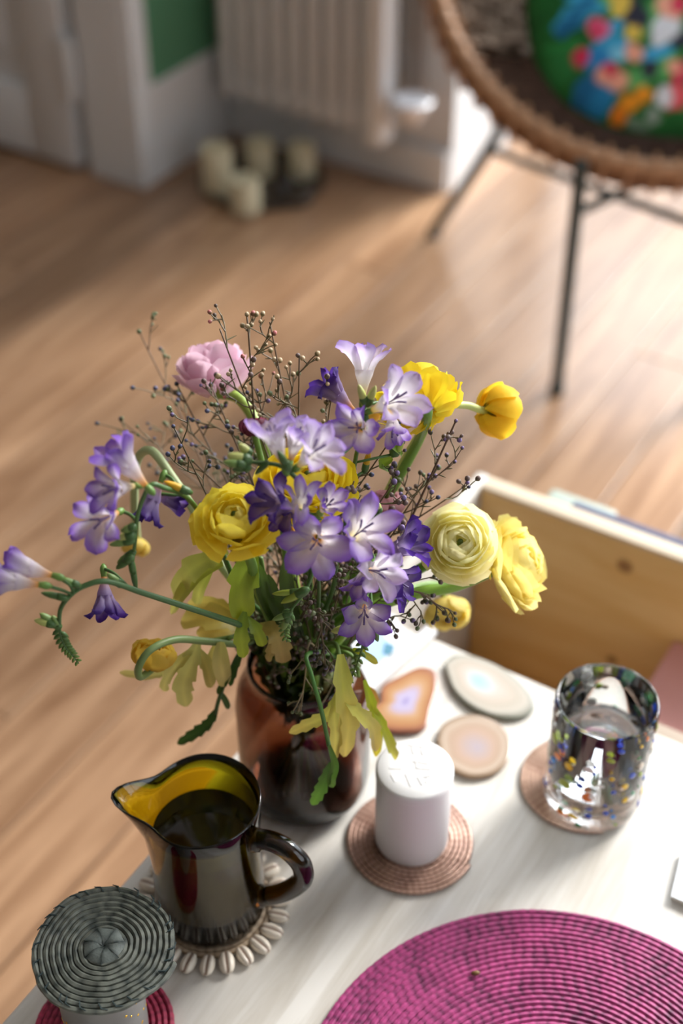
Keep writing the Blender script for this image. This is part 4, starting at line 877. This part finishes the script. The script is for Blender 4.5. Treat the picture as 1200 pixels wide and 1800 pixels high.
leaf('wide mustard yellow leaf behind the arching purple freesia', [([(440, 1100, .725), (400, 1090, .72), (360, 1085, .72), (318, 1092, .725)], 52, 3), ([(430, 1110, .725), (385, 1108, .72), (345, 1112, .72)], 34, 0), ([(420, 1090, .73), (380, 1060, .73), (330, 1060, .735)], 22, 2)], [(480, 1110, .72), (450, 1104, .722)], C(196, 184, 78), C(208, 188, 98), 8)
leaf('tan toothed leaf hanging over the vase rim at the left', [([(455, 1100, .69), (482, 1112, .68), (492, 1135, .678), (498, 1165, .68)], 38, 4), ([(480, 1110, .682), (476, 1140, .68), (470, 1162, .682)], 18, 3)], [(490, 1110, .71), (465, 1098, .695)], C(180, 166, 84), C(206, 176, 112), 9)
leaf('dark green drooping leaf left of the vase', [([(412, 1170, .69), (396, 1195, .688), (382, 1220, .688)], 14, 3), ([(382, 1245, .69), (366, 1272, .69), (342, 1290, .69), (312, 1308, .69)], 22, 5), ([(386, 1215, .69), (396, 1232, .69), (402, 1246, .69)], 12, 0), ([(425, 1150, .69), (412, 1180, .69), (404, 1206, .69)], 12, 3)], [(440, 1130, .705), (402, 1185, .692), (386, 1225, .69), (378, 1255, .69)], DG, C(70, 100, 42), 10, col=C(64, 98, 54))
leaf('small amber leaf behind the lime green leaf', [([(640, 1205, .70), (655, 1222, .70), (662, 1240, .70)], 18, 0)], [(615, 1150, .71), (630, 1190, .70)], C(200, 150, 50), C(196, 140, 50), 11)
for i, (a_, b_) in enumerate([((452, 990), (500, 1120)), ((500, 985), (530, 1120)), ((470, 1010), (520, 1130))]):
    leaf(['long dark green blade leaf at the left of the stems', 'long dark green blade leaf at the centre of the stems', 'narrow dark green blade leaf between the two long ones'][i], [([(b_[0], b_[1], .70), ((a_[0] + b_[0]) / 2 - 8, (a_[1] + b_[1]) / 2, .695), (a_[0], a_[1], .70)], 26, 0)], [(b_[0] + 5, b_[1] + 15, .71), (b_[0], b_[1], .70)], C(52, 74, 34), C(92, 116, 48), 20 + i)
leaf('small fresh green leaves at the upper right among the sprigs', [([(706, 800, .73), (690, 778, .725), (712, 766, .725)], 18, 0), ([(690, 830, .735), (672, 816, .73), (690, 806, .73)], 18, 0)], [(640, 960, .74), (690, 850, .735)], C(112, 146, 40), C(140, 170, 50), 24)

# ------------------------------------------------------------------ dry sprigs with tiny buds
BUDS = {}
def bud_mesh(kind):
    if kind not in BUDS:
        g, tp = {'v': (C(62, 62, 44), C(122, 102, 150)), 'b': (C(52, 60, 52), C(84, 86, 120)), 'c': (C(120, 108, 70), C(206, 182, 148)), 'm': (C(84, 72, 58), C(112, 92, 88)), 'g': (C(78, 92, 56), C(122, 134, 96)), 'r': (C(130, 96, 70), C(206, 122, 122))}[kind]
        BUDS[kind] = MB().lathe([(0, 0), (.55, .25), (.95, .8), (1.0, 1.3), (.78, 1.9), (.35, 2.25), (0, 2.3)], 8, (0, 0, 0), col=[g, g, g, mix(g, tp, .5), tp, tp, tp]).mesh('bud', M_bud, smooth='all')
    return BUDS[kind]
def sprig(label, tip, kinds, n_side=7, length=.05, seed=0, start=.42, via=None, col=C(98, 78, 56), rad=.0009, nb=2, droop=0.0, brad=.0017, chaff=True):
    rng = random.Random(seed); tp = atY(*tip); nk = neck(rng, .03)
    t = thing('dry_sprig', label, 'sprig', VB + Vector((rng.uniform(-.02, .02), rng.uniform(-.02, .02), 0.014)), 'dry sprigs in the vase')
    mid = nk.lerp(tp, .5) + Vector((rng.uniform(-.012, .012), rng.uniform(-.012, .012), .012 - droop)); pts = ([atY(*q) for q in via] if via else [mid]) + [tp]
    path = smooth_path([inside(nk), nk] + pts, 8); K_ = len(path)
    part('stem', MB().tube(path, [rad * (1.2 - .7 * i / K_) for i in range(K_)], 6, col), M_stem, t, smooth='all')
    tw = MB(); buds = []
    def branch(p, d, L, lev):
        pts_ = [p]; q = p.copy(); dd = d.copy()
        for i in range(4):
            dd = (dd + Vector((rng.uniform(-.25, .25), rng.uniform(-.25, .25), rng.uniform(-.12, .22) - droop * 2))).normalized(); q = q + dd * L / 4; pts_.append(q.copy())
        tw.tube(pts_, [.00055, .0005, .00045, .0004, .00035], 4, mix(col, C(110, 110, 70), rng.random() * .5), cap=False)
        buds.append((q, dd))
        if lev < 2:
            for k in range(nb - lev if rng.random() < .85 else 1):
                i = rng.choice([1, 2, 3]); d2 = (dd + Vector((rng.uniform(-1, 1), rng.uniform(-1, 1), rng.uniform(-.5, .8) - droop))).normalized(); branch(pts_[i], d2, L * rng.uniform(.35, .6), lev + 1)
        if chaff and rng.random() < .8:
            i = rng.choice([1, 2]); d2 = (dd + Vector((rng.uniform(-1.2, 1.2), rng.uniform(-1.2, 1.2), rng.uniform(-.6, .6)))).normalized(); tw.tube([pts_[i], pts_[i] + d2 * L * .2, pts_[i] + d2 * L * .35], [.0004, .0004, .0002], 4, C(104, 104, 72), cap=False)
    for k in range(n_side):
        f = start + (1 - start) * (k + .5) / n_side; i = min(K_ - 2, int(f * (K_ - 1))); d = (path[i + 1] - path[i]).normalized()
        a, x1, x2 = basis(d); an = k * 2.4 + rng.random(); sd = x1 * math.cos(an) + x2 * math.sin(an)
        branch(path[i], (d * .8 + sd * .75).normalized(), length * (1.05 - .55 * (k / n_side)) * rng.uniform(.7, 1.1), 0)
    buds.append((path[-1], (path[-1] - path[-2]).normalized()))
    part('twig', tw, M_stem, t, smooth='all')
    for (p, d) in buds:
        if rng.random() < .14: continue
        s_ = brad * rng.uniform(.7, 1.12); inst('bud', bud_mesh(rng.choice(kinds)), t, p - d * s_ * .3, Vector((0, 0, 1)).rotation_difference(d), s_)
sprig('tallest dry sprig with cream buds above the pink bloom', (434, 556, .80), 'cccr', 4, .038, 31, .78, rad=.0011)
sprig('tall dry sprig with cream buds right of the pink bloom', (474, 566, .80), 'cccg', 5, .034, 32, .72)
sprig('dry sprig with green and cream buds at the top middle', (526, 622, .775), 'ccgm', 6, .036, 33, .62)
sprig('dry sprig leaning right behind the top centre purple blossoms', (588, 664, .775), 'ccmg', 5, .032, 34, .6)
sprig('blurred dry sprig reaching farthest to the upper left', (246, 586, .90), 'gbg', 6, .042, 35, .62, col=C(118, 92, 68))
sprig('blurred dry sprig low at the far left behind the purple freesia', (216, 742, .87), 'gbb', 6, .046, 36, .6, col=C(118, 96, 74))
sprig('dry sprig with blue buds under the pink bloom', (312, 678, .83), 'bvvg', 7, .042, 37, .55)
sprig('sharp dry sprig with blue buds left of the yellow bloom', (306, 752, .735), 'bvgb', 6, .036, 38, .6, col=C(84, 74, 50))
sprig('dry sprig crossing in front of the pink bloom', (386, 578, .79), 'mmrc', 4, .036, 39, .74)
sprig('dry sprig with violet buds between pink and purple blooms', (372, 680, .80), 'vvbm', 8, .044, 40, .5)
sprig('dry sprig with violet buds behind the top centre freesia', (452, 690, .79), 'vbbg', 8, .046, 41, .5)
sprig('dry sprig with dark buds behind the wine red bud', (400, 745, .78), 'bvmg', 7, .044, 42, .5)
sprig('dry sprig with violet buds reaching to the right below the yellow bud', (800, 742, .735), 'vvvm', 8, .040, 43, .5, col=C(96, 72, 56), rad=.0013)
sprig('dry sprig with violet buds bending over the pale ranunculus', (812, 858, .745), 'vmmb', 8, .042, 44, .45)
sprig('dry sprig with blue buds under the upper right purple blossoms', (700, 752, .735), 'bvb', 7, .040, 45, .5)
sprig('dry sprig with brown buds right of the yellow centre bloom', (622, 846, .70), 'mmmg', 8, .030, 46, .62, brad=.0023)
sprig('dry sprig with dark buds above the closed mauve bud', (690, 850, .715), 'mvmm', 9, .036, 47, .5, brad=.0022)
sprig('bushy dry sprig between the yellow blooms at the right', (752, 838, .75), 'vmgb', 9, .042, 48, .45)
sprig('dry sprig with dark buds right of the broad purple blossom', (702, 920, .70), 'mmvm', 8, .030, 49, .5, brad=.0021)
sprig('dry sprig drooping beside the hanging pale bud', (778, 1075, .69), 'mgvm', 6, .026, 50, .6, via=[(640, 1050, .70), (730, 1040, .69)], droop=.10)
sprig('short dry sprig hanging over the right of the vase rim', (690, 1088, .69), 'mmv', 6, .024, 51, .5, via=[(640, 1075, .70)], droop=.08)
sprig('dry sprig with lavender buds low in front of the vase neck', (572, 1170, .668), 'vvm', 7, .022, 52, .55, via=[(560, 1080, .69), (566, 1120, .675)], droop=.10)
sprig('dry brown sprig buried low among the centre stems', (600, 1030, .69), 'mmg', 9, .034, 53, .35, droop=.03)
sprig('dry brown sprig buried low at the left of the centre stems', (520, 1020, .70), 'mmg', 9, .034, 54, .35, droop=.03)
sprig('dry sprig with blue buds left of the mauve bud cluster', (340, 812, .76), 'bgv', 7, .040, 55, .5)
sprig('pale dry thread sprig hanging against the vase shoulder', (528, 1250, .655), 'g', 4, .022, 56, .6, via=[(545, 1130, .68), (536, 1190, .665)], droop=.1, col=C(150, 132, 100), brad=.0012)

for i, (q, sd) in enumerate((((560, 1010, .675), 61), ((620, 990, .715), 62), ((490, 1040, .715), 63), ((545, 1060, .665), 64))):
    sprig(['dry brown sprig tucked under the star shaped blossom', 'dry brown sprig tucked behind the broad purple blossom', 'dry brown sprig low behind the green blade leaves', 'short dry brown sprig just above the vase mouth'][i], q, 'mmg', 11, .034, sd, .3, droop=.04, nb=3, col=C(70, 62, 40))
